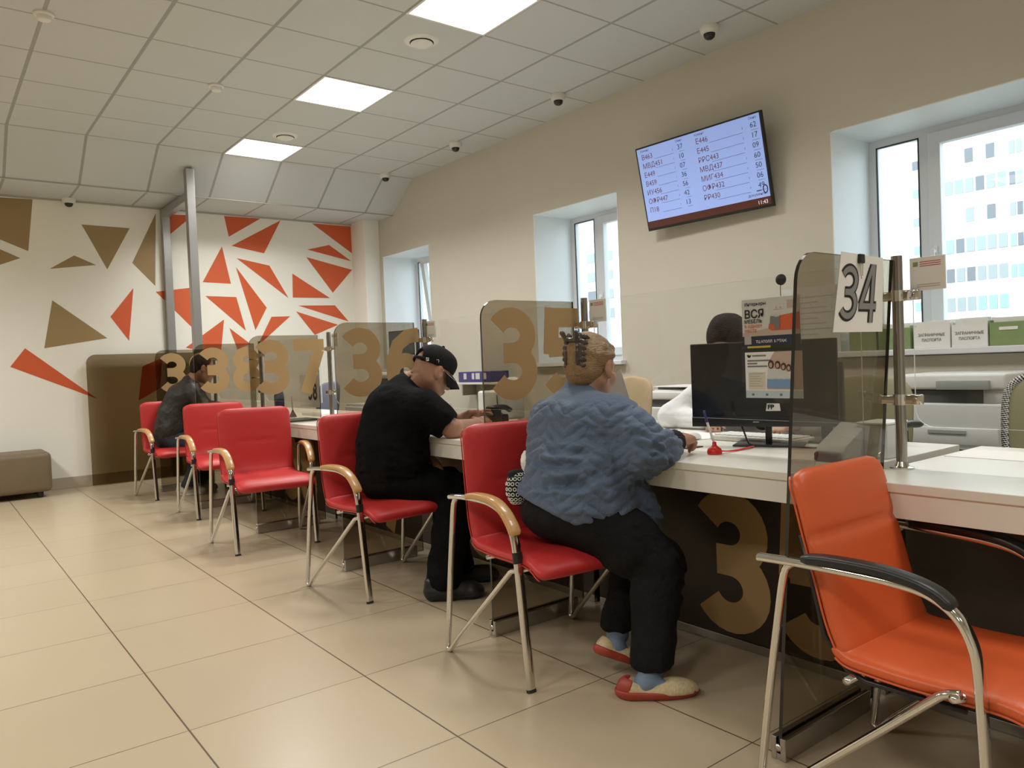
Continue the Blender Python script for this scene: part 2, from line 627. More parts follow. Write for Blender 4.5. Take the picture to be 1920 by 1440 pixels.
class SDF:
    def __init__(s, lo, hi, h=0.006):
        s.h = h
        s.lo = np.array(lo, float)
        s.n = np.ceil((np.array(hi, float) - s.lo) / h).astype(int) + 1
        s.D = np.full(s.n, 0.5, np.float32)

    def _region(s, lo, hi):
        i0 = np.clip(np.floor((lo - s.lo) / s.h).astype(int), 0, s.n - 1)
        i1 = np.clip(np.ceil((hi - s.lo) / s.h).astype(int) + 1, 1, s.n)
        ax = [s.lo[k] + s.h * np.arange(i0[k], i1[k]) for k in range(3)]
        sl = tuple(slice(i0[k], i1[k]) for k in range(3))
        return sl, ax[0][:, None, None], ax[1][None, :, None], ax[2][None, None, :]

    def _put(s, sl, d, k, op):
        A = s.D[sl]
        d = d.astype(np.float32)
        if op == 'add':
            m = np.minimum(A, d)
            if k > 0:
                hh = np.maximum(k - np.abs(A - d), 0) / k
                m = m - hh * hh * k * 0.25
            s.D[sl] = m
        elif op == 'sub':
            m = np.maximum(A, -d)
            if k > 0:
                hh = np.maximum(k - np.abs(A + d), 0) / k
                m = m + hh * hh * k * 0.25
            s.D[sl] = m

    def cap(s, a, b, ra, rb=None, k=0.02, op='add'):
        rb = ra if rb is None else rb
        a = np.array(a, float)
        b = np.array(b, float)
        r = max(ra, rb) + k + 3 * s.h
        sl, X, Y, Z = s._region(np.minimum(a, b) - r, np.maximum(a, b) + r)
        if s.D[sl].size == 0:
            return
        ab = b - a
        L = max(ab @ ab, 1e-12)
        t = np.clip(((X - a[0]) * ab[0] + (Y - a[1]) * ab[1] + (Z - a[2]) * ab[2]) / L, 0, 1)
        d = np.sqrt((X - a[0] - t * ab[0]) ** 2 + (Y - a[1] - t * ab[1]) ** 2 + (Z - a[2] - t * ab[2]) ** 2) - (ra + (rb - ra) * t)
        s._put(sl, d, k, op)

    def chain(s, pts, radii, k=0.02, op='add'):
        for i in range(len(pts) - 1):
            s.cap(pts[i], pts[i + 1], radii[i], radii[i + 1], k, op)

    def ell(s, c, r, ax=None, k=0.02, op='add'):
        c = np.array(c, float)
        r = np.array(r, float)
        ax = np.eye(3) if ax is None else np.array([np.array(v, float) / np.linalg.norm(v) for v in ax])
        R = r.max() + k + 3 * s.h
        sl, X, Y, Z = s._region(c - R, c + R)
        if s.D[sl].size == 0:
            return
        q = [((X - c[0]) * ax[i][0] + (Y - c[1]) * ax[i][1] + (Z - c[2]) * ax[i][2]) for i in range(3)]
        k0 = np.sqrt(sum((q[i] / r[i]) ** 2 for i in range(3)))
        k1 = np.sqrt(sum((q[i] / r[i] ** 2) ** 2 for i in range(3))) + 1e-9
        s._put(sl, k0 * (k0 - 1) / k1, k, op)

    def cut(s, p, n, k=0.0, box=None):
        """remove everything on the side the normal points to"""
        n = np.array(n, float)
        n /= np.linalg.norm(n)
        p = np.array(p, float)
        lo, hi = (s.lo, s.lo + s.h * s.n) if box is None else (np.array(box[0]), np.array(box[1]))
        sl, X, Y, Z = s._region(lo, hi)
        d = (X - p[0]) * n[0] + (Y - p[1]) * n[1] + (Z - p[2]) * n[2]
        s._put(sl, -d, k, 'sub')

    def mesh(s, displace=None, smooth=1):
        D = s.D
        D[0], D[-1] = 0.5, 0.5
        D[:, 0], D[:, -1] = 0.5, 0.5
        D[:, :, 0], D[:, :, -1] = 0.5, 0.5
        S = D < 0
        cnt = np.zeros(np.array(D.shape) - 1, np.int8)
        for dx in (0, 1):
            for dy in (0, 1):
                for dz in (0, 1):
                    cnt += S[dx:D.shape[0] - 1 + dx, dy:D.shape[1] - 1 + dy, dz:D.shape[2] - 1 + dz]
        act = (cnt > 0) & (cnt < 8)
        idx = np.full(act.shape, -1, np.int64)
        c = np.argwhere(act)
        idx[act] = np.arange(len(c))
        pos = np.zeros((len(c), 3))
        num = np.zeros(len(c))
        for ax in range(3):
            o1, o2 = [k for k in range(3) if k != ax]
            for u in (0, 1):
                for v in (0, 1):
                    a = np.zeros(3, int)
                    a[o1], a[o2] = u, v
                    b = a.copy()
                    b[ax] = 1
                    ca, cb = c + a, c + b
                    va = D[ca[:, 0], ca[:, 1], ca[:, 2]]
                    vb = D[cb[:, 0], cb[:, 1], cb[:, 2]]
                    m = (va < 0) != (vb < 0)
                    t = np.where(m, va / np.where(m, va - vb, 1), 0)
                    pos += np.where(m[:, None], a + t[:, None] * (b - a), 0)
                    num += m
        V = (c + pos / num[:, None]) * s.h + s.lo
        quads = []
        for ax in range(3):
            o1, o2 = [(1, 2), (2, 0), (0, 1)][ax]
            A = np.moveaxis(S, [ax, o1, o2], [0, 1, 2])
            I = np.moveaxis(idx, [ax, o1, o2], [0, 1, 2])
            e = A[:-1, 1:-1, 1:-1] != A[1:, 1:-1, 1:-1]
            w = np.argwhere(e)
            i, j, k = w[:, 0], w[:, 1] + 1, w[:, 2] + 1
            q = np.stack([I[i, j - 1, k - 1], I[i, j, k - 1], I[i, j, k], I[i, j - 1, k]], 1)
            flip = ~A[i, j, k]
            q[flip] = q[flip][:, ::-1]
            quads.append(q)
        Q = np.concatenate(quads)
        Q = Q[(Q >= 0).all(1)]
        for _ in range(smooth):
            acc = np.zeros_like(V)
            n = np.zeros(len(V))
            for a in range(4):
                for b in ((a + 1) % 4, (a - 1) % 4):
                    np.add.at(acc, Q[:, a], V[Q[:, b]])
                    np.add.at(n, Q[:, a], 1)
            V = 0.5 * V + 0.5 * acc / np.maximum(n, 1)[:, None]
        if displace is not None:
            N = np.zeros_like(V)
            fn = np.cross(V[Q[:, 2]] - V[Q[:, 0]], V[Q[:, 3]] - V[Q[:, 1]])
            for a in range(4):
                np.add.at(N, Q[:, a], fn)
            N /= np.linalg.norm(N, axis=1)[:, None] + 1e-12
            V = V + N * displace(V, N)[:, None]
        return V, Q


def sdf_obj(name, sdf, m, parent, displace=None, smooth=1, label=None, flip=False):
    V, Q = sdf.mesh(displace, smooth)
    me = bpy.data.meshes.new(name)
    V = V - np.array(parent_world(parent))
    me.vertices.add(len(V))
    me.vertices.foreach_set('co', V.astype(np.float32).ravel())
    me.loops.add(len(Q) * 4)
    me.polygons.add(len(Q))
    me.loops.foreach_set('vertex_index', Q.astype(np.int32).ravel())
    me.polygons.foreach_set('loop_start', np.arange(0, len(Q) * 4, 4, dtype=np.int32))
    me.polygons.foreach_set('loop_total', np.full(len(Q), 4, np.int32))
    me.polygons.foreach_set('use_smooth', [True] * len(Q))
    me.update(calc_edges=True)
    me.validate()
    me.materials.append(m)
    o = bpy.data.objects.new(name, me)
    link(o, parent)
    if label:
        o['label'] = label
    return o


def parent_world(p):
    v = Vector((0, 0, 0))
    while p is not None:
        v = v + p.location
        p = p.parent
    return v


def unit(v):
    v = np.array(v, float)
    return v / np.linalg.norm(v)


def add_head(S, c, f, u, sc=1.0, ears=True, neck_to=None, neck_r=0.058, k=0.02):
    """skull, face features and ears; c = middle of the head, f = where the face looks, u = up"""
    c = np.array(c, float)
    f = unit(f)
    u = unit(np.array(u) - f * np.dot(u, f))
    r = np.cross(f, u)

    def P(x, y, z):
        return c + sc * (x * f + y * r + z * u)
    ax = [f, r, u]
    S.ell(P(-.012, 0, .028), sc * np.array((.099, .078, .090)), ax, k)
    S.ell(P(.030, 0, -.045), sc * np.array((.062, .061, .082)), ax, .03)
    S.cap(P(.066, 0, -.103), P(.070, 0, -.098), sc * .021, sc * .021, .03)
    for sg in (-1, 1):
        S.cap(P(-.008, sg * .056, -.055), P(.058, sg * .020, -.106), sc * .020, sc * .017, .022)
        S.ell(P(.066, sg * .042, -.030), sc * np.array((.022, .020, .022)), ax, .03)
    S.cap(P(.086, -.036, .022), P(.086, .036, .022), sc * .010, sc * .010, .022)
    for sg in (-1, 1):
        S.ell(P(.101, sg * .032, .003), sc * np.array((.015, .018, .014)), ax, .014, 'sub')
        S.ell(P(.081, sg * .031, .002), sc * np.array((.0125, .0135, .0125)), ax, .003)
    S.cap(P(.094, 0, .014), P(.116, 0, -.030), sc * .008, sc * .012, .012)
    for sg in (-1, 1):
        S.cap(P(.100, sg * .011, -.036), P(.106, sg * .010, -.034), sc * .0075, sc * .008, .008)
    S.cap(P(.094, -.020, -.063), P(.094, .020, -.063), sc * .0065, sc * .0065, .008)
    S.cap(P(.091, -.017, -.075), P(.091, .017, -.075), sc * .0072, sc * .0072, .008)
    S.cap(P(.106, -.022, -.069), P(.106, .022, -.069), sc * .0035, sc * .0035, .003, 'sub')
    if ears:
        for sg in (-1, 1):
            e = unit(-f * .35 + r * sg)
            up = unit(u - f * .18)
            e2 = np.cross(e, up)
            S.ell(P(-.012, sg * .087, -.008), sc * np.array((.0115, .036, .023)), [e, up, e2], .008)
            S.ell(P(-.004, sg * .096, -.003), sc * np.array((.008, .021, .012)), [e, up, e2], .003, 'sub')
            S.ell(P(-.008, sg * .083, -.037), sc * np.array((.007, .011, .009)), ax, .006)
    if neck_to is not None:
        S.cap(P(-.025, 0, -.04), neck_to, neck_r * .97, neck_r * 1.08, .035)
    return P


def add_hand(S, w, d, n, thumb=1, curl=(.35, .4, .45, .5), L=.175, spread=.06, thumb_open=.7, k=.010):
    """palm, four jointed fingers of their own lengths and a thumb from the side of the palm"""
    w = np.array(w, float)
    d = unit(d)
    n = unit(np.array(n) - d * np.dot(n, d))
    s = np.cross(d, n) * thumb
    q = L / .175
    offs = (.027, .009, -.009, -.026)
    lens = (.070, .078, .072, .056)
    kn = []
    for i in range(4):
        b = w + s * offs[i] * .55 * q
        p = w + d * (.088 - .004 * abs(i - 1)) * q + s * offs[i] * q
        S.cap(b, p, .0145 * q, .0115 * q, .016)
        kn.append(p)
    S.ell(w + d * .045 * q + n * .006, np.array((.048, .036, .015)) * q, [d, s, n], .014)
    for i in range(4):
        dd = unit(d + s * spread * (1.5 - i))
        p = kn[i]
        ang = 0
        for seg, (fr, rr) in enumerate(((.44, .0098), (.32, .0088), (.24, .0078))):
            ang += curl[i] * (0.8 if seg == 0 else 1.0)
            v = dd * math.cos(ang) + n * math.sin(ang)
            p2 = p + v * lens[i] * fr * q
            S.cap(p, p2, rr * q, (rr - .0008) * q, .004)
            p = p2
    t0 = w + d * .022 * q + s * .024 * q
    t1 = t0 + unit(d * .62 + s * thumb_open + n * .25) * .040 * q
    t2 = t1 + unit(d * .85 + s * .30 * thumb_open + n * .3) * .032 * q
    t3 = t2 + unit(d * .95 + s * .05 + n * .3) * .026 * q
    S.chain([t0, t1, t2, t3], [.015 * q, .0125 * q, .011 * q, .0092 * q], k)


# ================================================================== THE SETTING
CZ = 3.297
YF, YS, YE = 7.742, 8.255, 8.97     # fold of the ceiling, foot of its slope, far wall
CZ2 = 2.955
WX = 4.66
struct('floor', box((-6, -5, -0.1), (WX, YE, 0)), M['floor'])
struct('ceiling', box((-6, -5, CZ), (WX, YF, CZ + .05)), M['ceil'])
bm = bmesh.new()
for (ya, za), (yb, zb) in (((YF, CZ), (YS, CZ2)), ((YS, CZ2), (YE, CZ2 - .004))):
    v = [bm.verts.new(p) for p in ((-6, ya, za), (WX, ya, za), (WX, yb, zb), (-6, yb, zb), (-6, ya, za + .05), (WX, ya, za + .05), (WX, yb, zb + .05), (-6, yb, zb + .05))]
    for q in ((0, 1, 2, 3), (7, 6, 5, 4), (0, 4, 5, 1), (1, 5, 6, 2), (2, 6, 7, 3), (3, 7, 4, 0)):
        bm.faces.new([v[i] for i in q])
o = struct('ceiling_slope', bm, M['ceilx'])
struct('trim_1', box((-6, YS - .012, CZ2 - .004), (WX, YS + .008, CZ2 + .004)), mat('ceiling_bar', (0.42, 0.41, 0.38), 0.7))
struct('trim_2', box((-6, YF - .01, CZ - .003), (WX, YF + .012, CZ + .003)), bpy.data.materials['ceiling_bar'])
struct('trim_3', box((-6, YE - .02, CZ2 - .022), (4.45, YE, CZ2 - .004)), bpy.data.materials['ceiling_bar'])

# far wall with its painted shards
GOLD = [[(-.2, 2.90), (0.983, 2.928), (0.921, 2.409)], [(0.3, 2.60), (0.85, 2.336), (0.3, 2.10)], [(1.405, 2.712), (1.859, 2.708), (1.621, 2.258)], [(1.096, 2.241), (1.321, 2.388), (1.518, 2.299)],
        [(2.128, 2.891), (2.084, 2.098), (1.866, 2.338)], [(1.104, 1.923), (1.585, 1.534), (1.01, 1.438)], [(-1.6, 1.2), (-.9, 2.2), (-.7, 1.1)], [(-2.6, 2.5), (-1.9, 2.75), (-2.1, 1.9)]]
ORANGE = [[(1.864, 2.069), (1.626, 1.758), (1.794, 1.503)], [(0.846, 1.442), (0.713, 1.261), (1.463, 0.899)], [(1.911, 1.224), (2.121, 1.316), (2.077, 0.978), (1.856, 0.858)], [(2.238, 2.889), (2.519, 2.901), (2.26, 2.668)],
          [(2.862, 2.924), (3.283, 2.929), (2.904, 2.689)], [(3.53, 2.93), (3.308, 2.521), (2.929, 2.586)], [(2.82, 2.573), (2.901, 2.147), (2.586, 2.155)], [(2.978, 2.447), (3.365, 2.378), (3.583, 1.994)],
          [(2.966, 2.347), (3.308, 1.875), (3.16, 1.609)], [(2.608, 1.999), (2.955, 1.994), (3.047, 1.603)], [(2.086, 2.034), (2.479, 2.092), (2.489, 1.595)], [(2.802, 1.734), (2.746, 1.33), (2.366, 1.417)],
          [(2.858, 1.635), (3.095, 1.446), (2.937, 1.387)], [(3.36, 1.767), (3.592, 1.775), (3.169, 1.414)], [(3.85, 2.597), (4.142, 2.671), (4.439, 2.482)], [(3.929, 2.924), (4.449, 2.926), (4.449, 2.585)],
          [(3.832, 2.504), (4.441, 2.373), (4.162, 2.073)], [(3.645, 2.294), (4.123, 2.005), (3.637, 2.002)], [(3.699, 1.906), (4.183, 1.916), (4.363, 1.711)], [(3.669, 1.834), (4.214, 1.67), (3.895, 1.545)]]
bm = box((-6, YE, 0), (WX + .56, YE + .2, 3.35))
for mi, polys in ((1, GOLD), (2, ORANGE)):
    for P in polys:
        f = bm.faces.new([bm.verts.new((a, YE - .0015, b)) for a, b in P])
        f.normal_update()
        if f.normal.y > 0:
            f.normal_flip()
        f.material_index = mi
struct('wall_far', bm, [M['wallfar'], M['gold'], M['orangep']])
struct('baseboard_far', box((-6, YE - .012, 0), (4.45, YE, .115), .002), M['trim'])
struct('pillar', box((4.45, 8.62, 0), (WX, YE, CZ2), .004), M['wallfar'])
struct('wall_left', box((-6.2, -5, 0), (-6, YE, 3.35)), M['wallfar'])
struct('wall_back', box((-6, -5.2, 0), (WX + .56, -5, 3.35)), M['wallfar'])

WINS = [(7.449, 8.539), (4.476, 5.573), (1.497, 2.592)]
ZB, ZT = 1.085, 2.49
bm = bmesh.new()
XO = WX + .56
ys = [-5.0]
for a, b in reversed(WINS):
    ys += [a, b]
ys.append(YE)
for i in range(0, len(ys), 2):
    add_box(bm, (WX, ys[i], 0), (XO, ys[i + 1], 3.35))
for a, b in WINS:
    add_box(bm, (WX, a, 0), (XO, b, 1.045))
    add_box(bm, (WX, a, ZT), (XO, b, 3.35))
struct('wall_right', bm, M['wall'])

for wi, (a, b) in enumerate(WINS):
    n = 'window_%d' % (wi + 1)
    xf0, xf1 = WX + .47, WX + .53
    w = bmesh.new()                                  # outer frame and mullion
    add_box(w, (xf0, a, ZB), (xf1, a + .055, ZT), .004)
    add_box(w, (xf0, b - .055, ZB), (xf1, b, ZT), .004)
    add_box(w, (xf0, a + .05, ZT - .055), (xf1, b - .05, ZT), .004)
    add_box(w, (xf0, a + .05, ZB), (xf1, b - .05, ZB + .06), .004)
    ym = b - .37
    add_box(w, (xf0, ym - .05, ZB + .05), (xf1, ym + .04, ZT - .05), .004)
    W = struct(n, w, M['pvc'])
    r = bmesh.new()
    add_box(r, (WX - .003, a, ZB), (xf0 + .02, a + .006, ZT))
    add_box(r, (WX - .003, b - .006, ZB), (xf0 + .02, b, ZT))
    add_box(r, (WX - .003, a, ZT - .006), (xf0 + .02, b, ZT))
    obj('reveal', r, M['reveal'], W)
    obj('sill', box((WX - .065, a - .04, ZB - .035), (xf0 + .01, b + .04, ZB + .002), .006), M['pvc'], W)
    obj('pane', box((xf0 + .026, ym + .04, ZB + .05), (xf0 + .034, b - .055, ZT - .055)), M['pane'], W)
    g = bmesh.new()
    for lo, hi in (((ym + .04, ZB + .06), (ym + .047, ZT - .055)), ((b - .062, ZB + .06), (b - .055, ZT - .055)), ((ym + .04, ZT - .062), (b - .055, ZT - .055)), ((ym + .04, ZB + .06), (b - .055, ZB + .067))):
        add_box(g, (xf0 - .002, lo[0], lo[1]), (xf0 + .01, hi[0], hi[1]))
    obj('gasket', g, M['gasket'], W)
    # opening sash, tilted inward in the far window
    s = bmesh.new()
    y0, y1 = a + .045, ym - .02
    z0, z1 = ZB + .05, ZT - .045
    xs = xf0 - .02
    for lo, hi in (((y0, z0), (y0 + .075, z1)), ((y1 - .075, z0), (y1, z1)), ((y0 + .07, z0), (y1 - .07, z0 + .075)), ((y0 + .07, z1 - .075), (y1 - .07, z1))):
        add_box(s, (xs, lo[0], lo[1]), (xs + .06, hi[0], hi[1]), .005)
    S_ = obj('sash', s, M['pvc'], W)
    P_ = obj('pane', box((xs + .026, y0 + .07, z0 + .07), (xs + .034, y1 - .07, z1 - .07)), M['pane'], S_)
    hm = add_box(bmesh.new(), (xs - .012, y1 - .052, 1.66), (xs, y1 - .024, 1.73), .003)
    add_box(hm, (xs - .045, y1 - .047, 1.685), (xs - .008, y1 - .031, 1.705), .003)
    add_box(hm, (xs - .05, y1 - .048, 1.57), (xs - .034, y1 - .030, 1.71), .005)
    obj('handle', hm, M['white'], S_)
    if wi == 0:
        ang = -math.radians(7)
        T = Matrix.Translation((xs, 0, z0)) @ Matrix.Rotation(ang, 4, 'Y') @ Matrix.Translation((-xs, 0, -z0))
        for q in (S_.data, P_.data, bpy.data.objects[S_.children[1].name].data if len(S_.children) > 1 else None):
            if q:
                q.transform(T)

# outside: ground and the apartment block across the yard
struct('outdoor_ground', box((XO + .3, -60, -1.3), (140, 200, -1.2)), M['outside'])
blk = thing('apartment_block', 'pale many-storey apartment block with rows of glazed balconies seen through the windows', 'building', (85, 60, -1.2))
bm = box((85, 20, -1.2), (99, 41.0, 42), 0)
add_box(bm, (86.5, 41.0, -1.2), (99, 150, 42))
obj('facade', bm, M['facade'], blk, off=(85, 60, -1.2))
fl = -1.2
rr = random.Random(3)
win_src = {}
FW3 = (M['fwin'], M['fwin2'], M['fwin3'])


def facade_window(x, y0, y1, z0, z1, name='window'):
    obj(name, box((x - .1, y0, z0), (x + .03, y1, z1)), rr.choice((FW3[0], FW3[0], FW3[1], FW3[2])), blk, off=(85, 60, -1.2))


for i in range(9):
    z = 1.0 + i * 3.0
    for k in ((1, 3) if i in (4, 6) else range(6)):
        facade_window(85, 29.3 + k * .98, 29.3 + k * .98 + .74, z + .55, z + 1.95, 'balcony_glazing')
    if i != 1:
        facade_window(85, 27.9, 28.35, z + .5, z + 1.75)
        facade_window(85, 28.52, 29.0, z + .5, z + 1.75)
    facade_window(85, 37.6, 38.15, z + .9, z + 1.8)
    facade_window(85, 36.8, 37.1, z + .9, z + 1.8)
    if 1 < i < 6:
        for y0 in (80.6, 84.6, 88.6, 92.6):
            facade_window(86.5, y0, y0 + 1.7, z + .6, z + 2.1)

# ================================================================== CEILING AND WALL FITTINGS
LY = (7.142, 5.342, 3.542, 1.742, -0.058, -1.858, -3.658)


def ceiling_light(x, y, label, group=None, dim=1.0):
    t = thing('ceiling_light', label, 'ceiling light', (x + .3, y + .3, CZ), 0, group)
    f = bmesh.new()
    for lo, hi in (((-.298, -.298), (.298, -.283)), ((-.298, .283), (.298, .298)), ((-.298, -.283), (-.283, .283)), ((.283, -.283), (.298, .283))):
        add_box(f, (lo[0], lo[1], -.006), (hi[0], hi[1], .0))
    obj('frame', f, M['white'], t)
    obj('diffuser', box((-.284, -.284, -.004), (.284, .284, -.001)), M['led'], t)
    ld = bpy.data.lights.new('lamp', 'AREA')
    ld.shape = 'SQUARE'
    ld.size = .54
    ld.energy = LAMP_POWER * dim
    ld.color = (1.0, .985, .94)
    ld.spread = math.radians(140)
    lo_ = bpy.data.objects.new('lamp', ld)
    link(lo_, t, (0, 0, -.008))
    return t


LL = {0: 'smallest lit square ceiling light, the one next to the sloping ceiling', 1: 'lit square ceiling light between the two round air vents', 2: 'largest lit square ceiling light at the top edge of the photo'}
for i, y in enumerate(LY):
    ceiling_light(2.491, y, LL.get(i, 'lit square ceiling light overhead, behind the viewer'), None if i < 3 else 'ceiling lights out of view', (1.4, 1.2, 1.1)[i] if i < 3 else .5)
    ceiling_light(-1.709, y, 'unseen lit square ceiling light added over the open hall for its light', 'unseen ceiling lights added over the hall', 1.7 if i < 2 else 1.0)  # unseen column of lights, added to brighten the hall and far wall


def dome_camera(p, label, axis=(0, 0, -1)):
    t = thing('dome_camera', label, 'security camera', p)
    obj('housing', add_lathe(bmesh.new(), [(0, -.002), (.062, -.002), (.064, .006), (.060, .034), (.052, .047), (.040, .05), (0, .05)], (0, 0, 0), axis), M['white'], t, 'auto')
    obj('dome', add_lathe(bmesh.new(), [(.040, .045), (.039, .058), (.033, .074), (.020, .084), (0, .088)], (0, 0, 0), axis), M['gloss'], t, True)
    return t


for p, l in (((4.29, 3.22, CZ), 'white dome camera on the ceiling above the wall screen'), ((4.28, 4.74, CZ), 'white dome camera on the ceiling, second in the row from the wall screen'),
             ((4.30, 6.30, CZ), 'white dome camera on the ceiling, third in the row from the wall screen'), ((4.28, 7.70, CZ), 'white dome camera at the top of the sloping ceiling')):
    dome_camera(p, l)
t = dome_camera((1.29, 8.90, CZ2), 'white dome camera above the gold painted triangles of the far wall')

for p, l in (((.693, 5.303, CZ), 'white smoke detector on the ceiling in the upper left corner'), ((1.888, 5.949, CZ), 'small white smoke detector on the ceiling left of the middle ceiling light')):
    t = thing('smoke_detector', l, 'smoke detector', p)
    obj('base', add_lathe(bmesh.new(), [(0, -.002), (.055, -.002), (.056, .012), (.050, .018), (0, .018)], axis=(0, 0, -1)), M['white'], t, 'auto')
    obj('head', add_lathe(bmesh.new(), [(.040, .016), (.040, .030), (.034, .042), (.018, .048), (0, .049)], axis=(0, 0, -1)), M['white'], t, 'auto')
for p, l in (((2.79, 4.44, CZ), 'round white air vent beside the largest ceiling light'), ((2.80, 6.90, CZ), 'round white air vent beside the smallest ceiling light')):
    t = thing('air_vent', l, 'air vent', p)
    obj('rim', add_lathe(bmesh.new(), [(.082, .012), (.090, .013), (.108, .006), (.118, .001), (.118, -.002), (.082, -.002)], axis=(0, 0, -1)), M['white'], t, 'auto')
    obj('throat', add_lathe(bmesh.new(), [(.083, .001), (.083, .0115), (.05, .004), (0, .004)], axis=(0, 0, -1)), M['black'], t, 'auto')
    obj('disc', add_lathe(bmesh.new(), [(0, .012), (.070, .012), (.076, .020), (.060, .030), (.03, .034), (0, .035)], axis=(0, 0, -1)), M['white'], t, 'auto')

# brushed steel portal by the far wall
t = thing('steel_post_frame', 'brushed steel post frame standing at the far wall and rising to the sloping ceiling', 'metal frame', (2.21, 8.4, 0))
obj('wall_post', box((2.17, 8.885, 0), (2.25, 8.968, 2.93), .004), M['steel'], t, off=(2.21, 8.4, 0))
obj('beam', box((2.172, 7.99, 2.84), (2.248, 8.90, 2.925), .004), M['steel'], t, off=(2.21, 8.4, 0))
obj('front_post', box((2.17, 7.90, 0), (2.25, 7.985, 3.15), .004), M['steel'], t, off=(2.21, 8.4, 0))

# wall screen
TV = thing('wall_screen', 'wall-mounted queue screen with blue display of ticket and window numbers', 'screen', (4.57, 3.508, 2.082))
TW, TH, TT = 1.08, .632, .196
TVu = Vector((-math.sin(TT), 0, math.cos(TT)))
TVr = Vector((0.033, -1, 0)).normalized()
TVn = TVr.cross(TVu).normalized()
if TVn.x > 0:
    TVn = -TVn


def tvp(a, b, e=0.0):
    p = TVr * (a - TW / 2) + TVu * b + TVn * e
    return tuple(p)


def slab(to3, a0, b0, a1, b1, n0, n1):
    b_ = bmesh.new()
    v = [b_.verts.new(to3(*q)) for q in ((a0, b0, n0), (a1, b0, n0), (a1, b1, n0), (a0, b1, n0), (a0, b0, n1), (a1, b0, n1), (a1, b1, n1), (a0, b1, n1))]
    for q in ((0, 3, 2, 1), (4, 5, 6, 7), (0, 1, 5, 4), (1, 2, 6, 5), (2, 3, 7, 6), (3, 0, 4, 7)):
        b_.faces.new([v[i] for i in q])
    bmesh.ops.recalc_face_normals(b_, faces=b_.faces)
    return b_


obj('housing', slab(tvp, 0, 0, TW, TH, -.028, 0), M['black'], TV)
obj('display', slab(tvp, .012, .072, TW - .012, TH - .012, 0, .0015), M['screen'], TV)
obj('ticker_bar', slab(tvp, .012, .020, TW - .012, .072, 0, .0015), M['screenbar'], TV)
b_ = bmesh.new()
add_box(b_, (-.012, -.12, .22), (.087, .12, .40), .004)
obj('bracket', b_, M['black'], TV)
E_ = .0022
te = lambda a, b: tvp(a, b, E_)
left_rows = ['В463', 'МВД451', 'Е449', 'В459', 'ИУ456', 'ОФР447', 'П18']
left_win = ['37', '10', '07', '36', '56', '42', '13']
right_rows = ['Е446', 'Е445', 'РРС443', 'МВД437', 'МИГ434', 'ОФР432', 'РР430']
right_win = ['62', '17', '09', '60', '50', '06', '49']
reds, darks, rules = [], [], []


def put(lst, s, a, b, size, bold=0.0, align='LEFT', width=1.0, to=te):
    lst.append(text_geo(s, size, lambda x, y: to(a + x, b + y), align, bold, width))


put(darks, 'Клиент', .045, .592, .024)
put(darks, 'Окно', .375, .592, .024)
put(darks, 'Клиент', .545, .592, .024)
put(darks, 'Окно', .985, .592, .024)
for i in range(7):
    bb = .535 - i * .0665
    put(reds, left_rows[i], .048, bb, .053, 0.0, width=.94)
    put(darks, left_win[i], .385, bb + .004, .050)
    put(reds, right_rows[i], .548, bb, .053, 0.0, width=.94)
    put(darks, right_win[i], .990, bb + .004, .050)
    for a0, a1 in ((.17, .345), (.40, .445), (.66, .93), (.995, 1.05)):
        rules.append(rect_geo(te, a0, bb - .014, a1, bb - .0115))
    for a0 in (.335, .925):
        put(rules, '›', a0, bb + .008, .035)
put(darks, 'документы', .905, .090, .026)
darks.append(rect_geo(te, .972, .118, 1.010, .125))
ring = arc(1.040, .125, .016, .026, 0, 360, 20)
b_ = add_strip(bmesh.new(), ring, .008, te)
obj('logo', b_, M['tvink'], TV)
for g_ in reds:
    obj('ticket_text', g_, M['tvred'], TV)
for g_ in darks:
    obj('window_text', g_, M['tvink'], TV)
for g_ in rules:
    obj('row_stripe', g_, M['tvgrey'], TV)
wl = []
put(wl, '11:43', .968, .030, .036)
obj('clock_text', merge(*wl), M['tvwhite'], TV)

# ================================================================== GLASS PARTITIONS, POSTS, CLEAR SCREENS
GY = {34: 1.15, 35: 2.49, 36: 3.86, 37: 5.22, 38: 6.55, 39: 7.85}
ZD = .74


def gold_number(s, y, x0, z0, hgt=.385, w=.245, name='number'):
    return number_mesh(s, lambda a, b, e: (x0 + a, y - e, z0 + b), w, hgt, .025)


def partition(n, y, label, lean=0.0, x0=1.785, x1=2.285):
    t = thing('glass_partition', label, 'glass partition', ((x0 + x1) / 2, y, 0), 0, None)
    L = lambda z: lean * (z - .55)
    r = .075
    pts = [(x0, .022), (x1, .022), (x1, 1.358)]
    pts += [(x0 + r + r * math.cos(math.radians(q)), 1.358 - r + r * math.sin(math.radians(q))) for q in range(90, 181, 15)]
    b2 = add_poly_prism(bmesh.new(), pts, lambda a, b: (a, y - .005 + L(b), b), (0, .010, 0), 0, 1)
    bmesh.ops.recalc_face_normals(b2, faces=b2.faces)
    off = (((x0 + x1) / 2), y, 0)
    obj('pane', b2, [M['glass'], M['glassedge']], t, off=off)
    c = bmesh.new()
    add_box(c, (x0 - .006, y - .022 + L(0), 0), (x1 - .05, y - .0055 + L(0), .062), .003)
    add_box(c, (x0 - .006, y + .0055 + L(0), 0), (x1 - .05, y + .022 + L(0), .062), .003)
    add_box(c, (x0 - .004, y - .02 + L(0), 0), (x1 - .052, y + .02 + L(0), .018))
    obj('floor_clamp', c, M['chromed'], t, off=off)
    bo = bmesh.new()
    for zz in (.03,):
        add_cyl(bo, (x0 - .009, y + L(0), .035), (x0 - .004, y + L(0), .035), .010)
    obj('bolt', bo, M['chrome'], t, True, off=off)
    if n and n != 34:
        obj('number', gold_number(str(n), y - .0065, 1.822, .945), M['decal'], t, off=off)
    return t


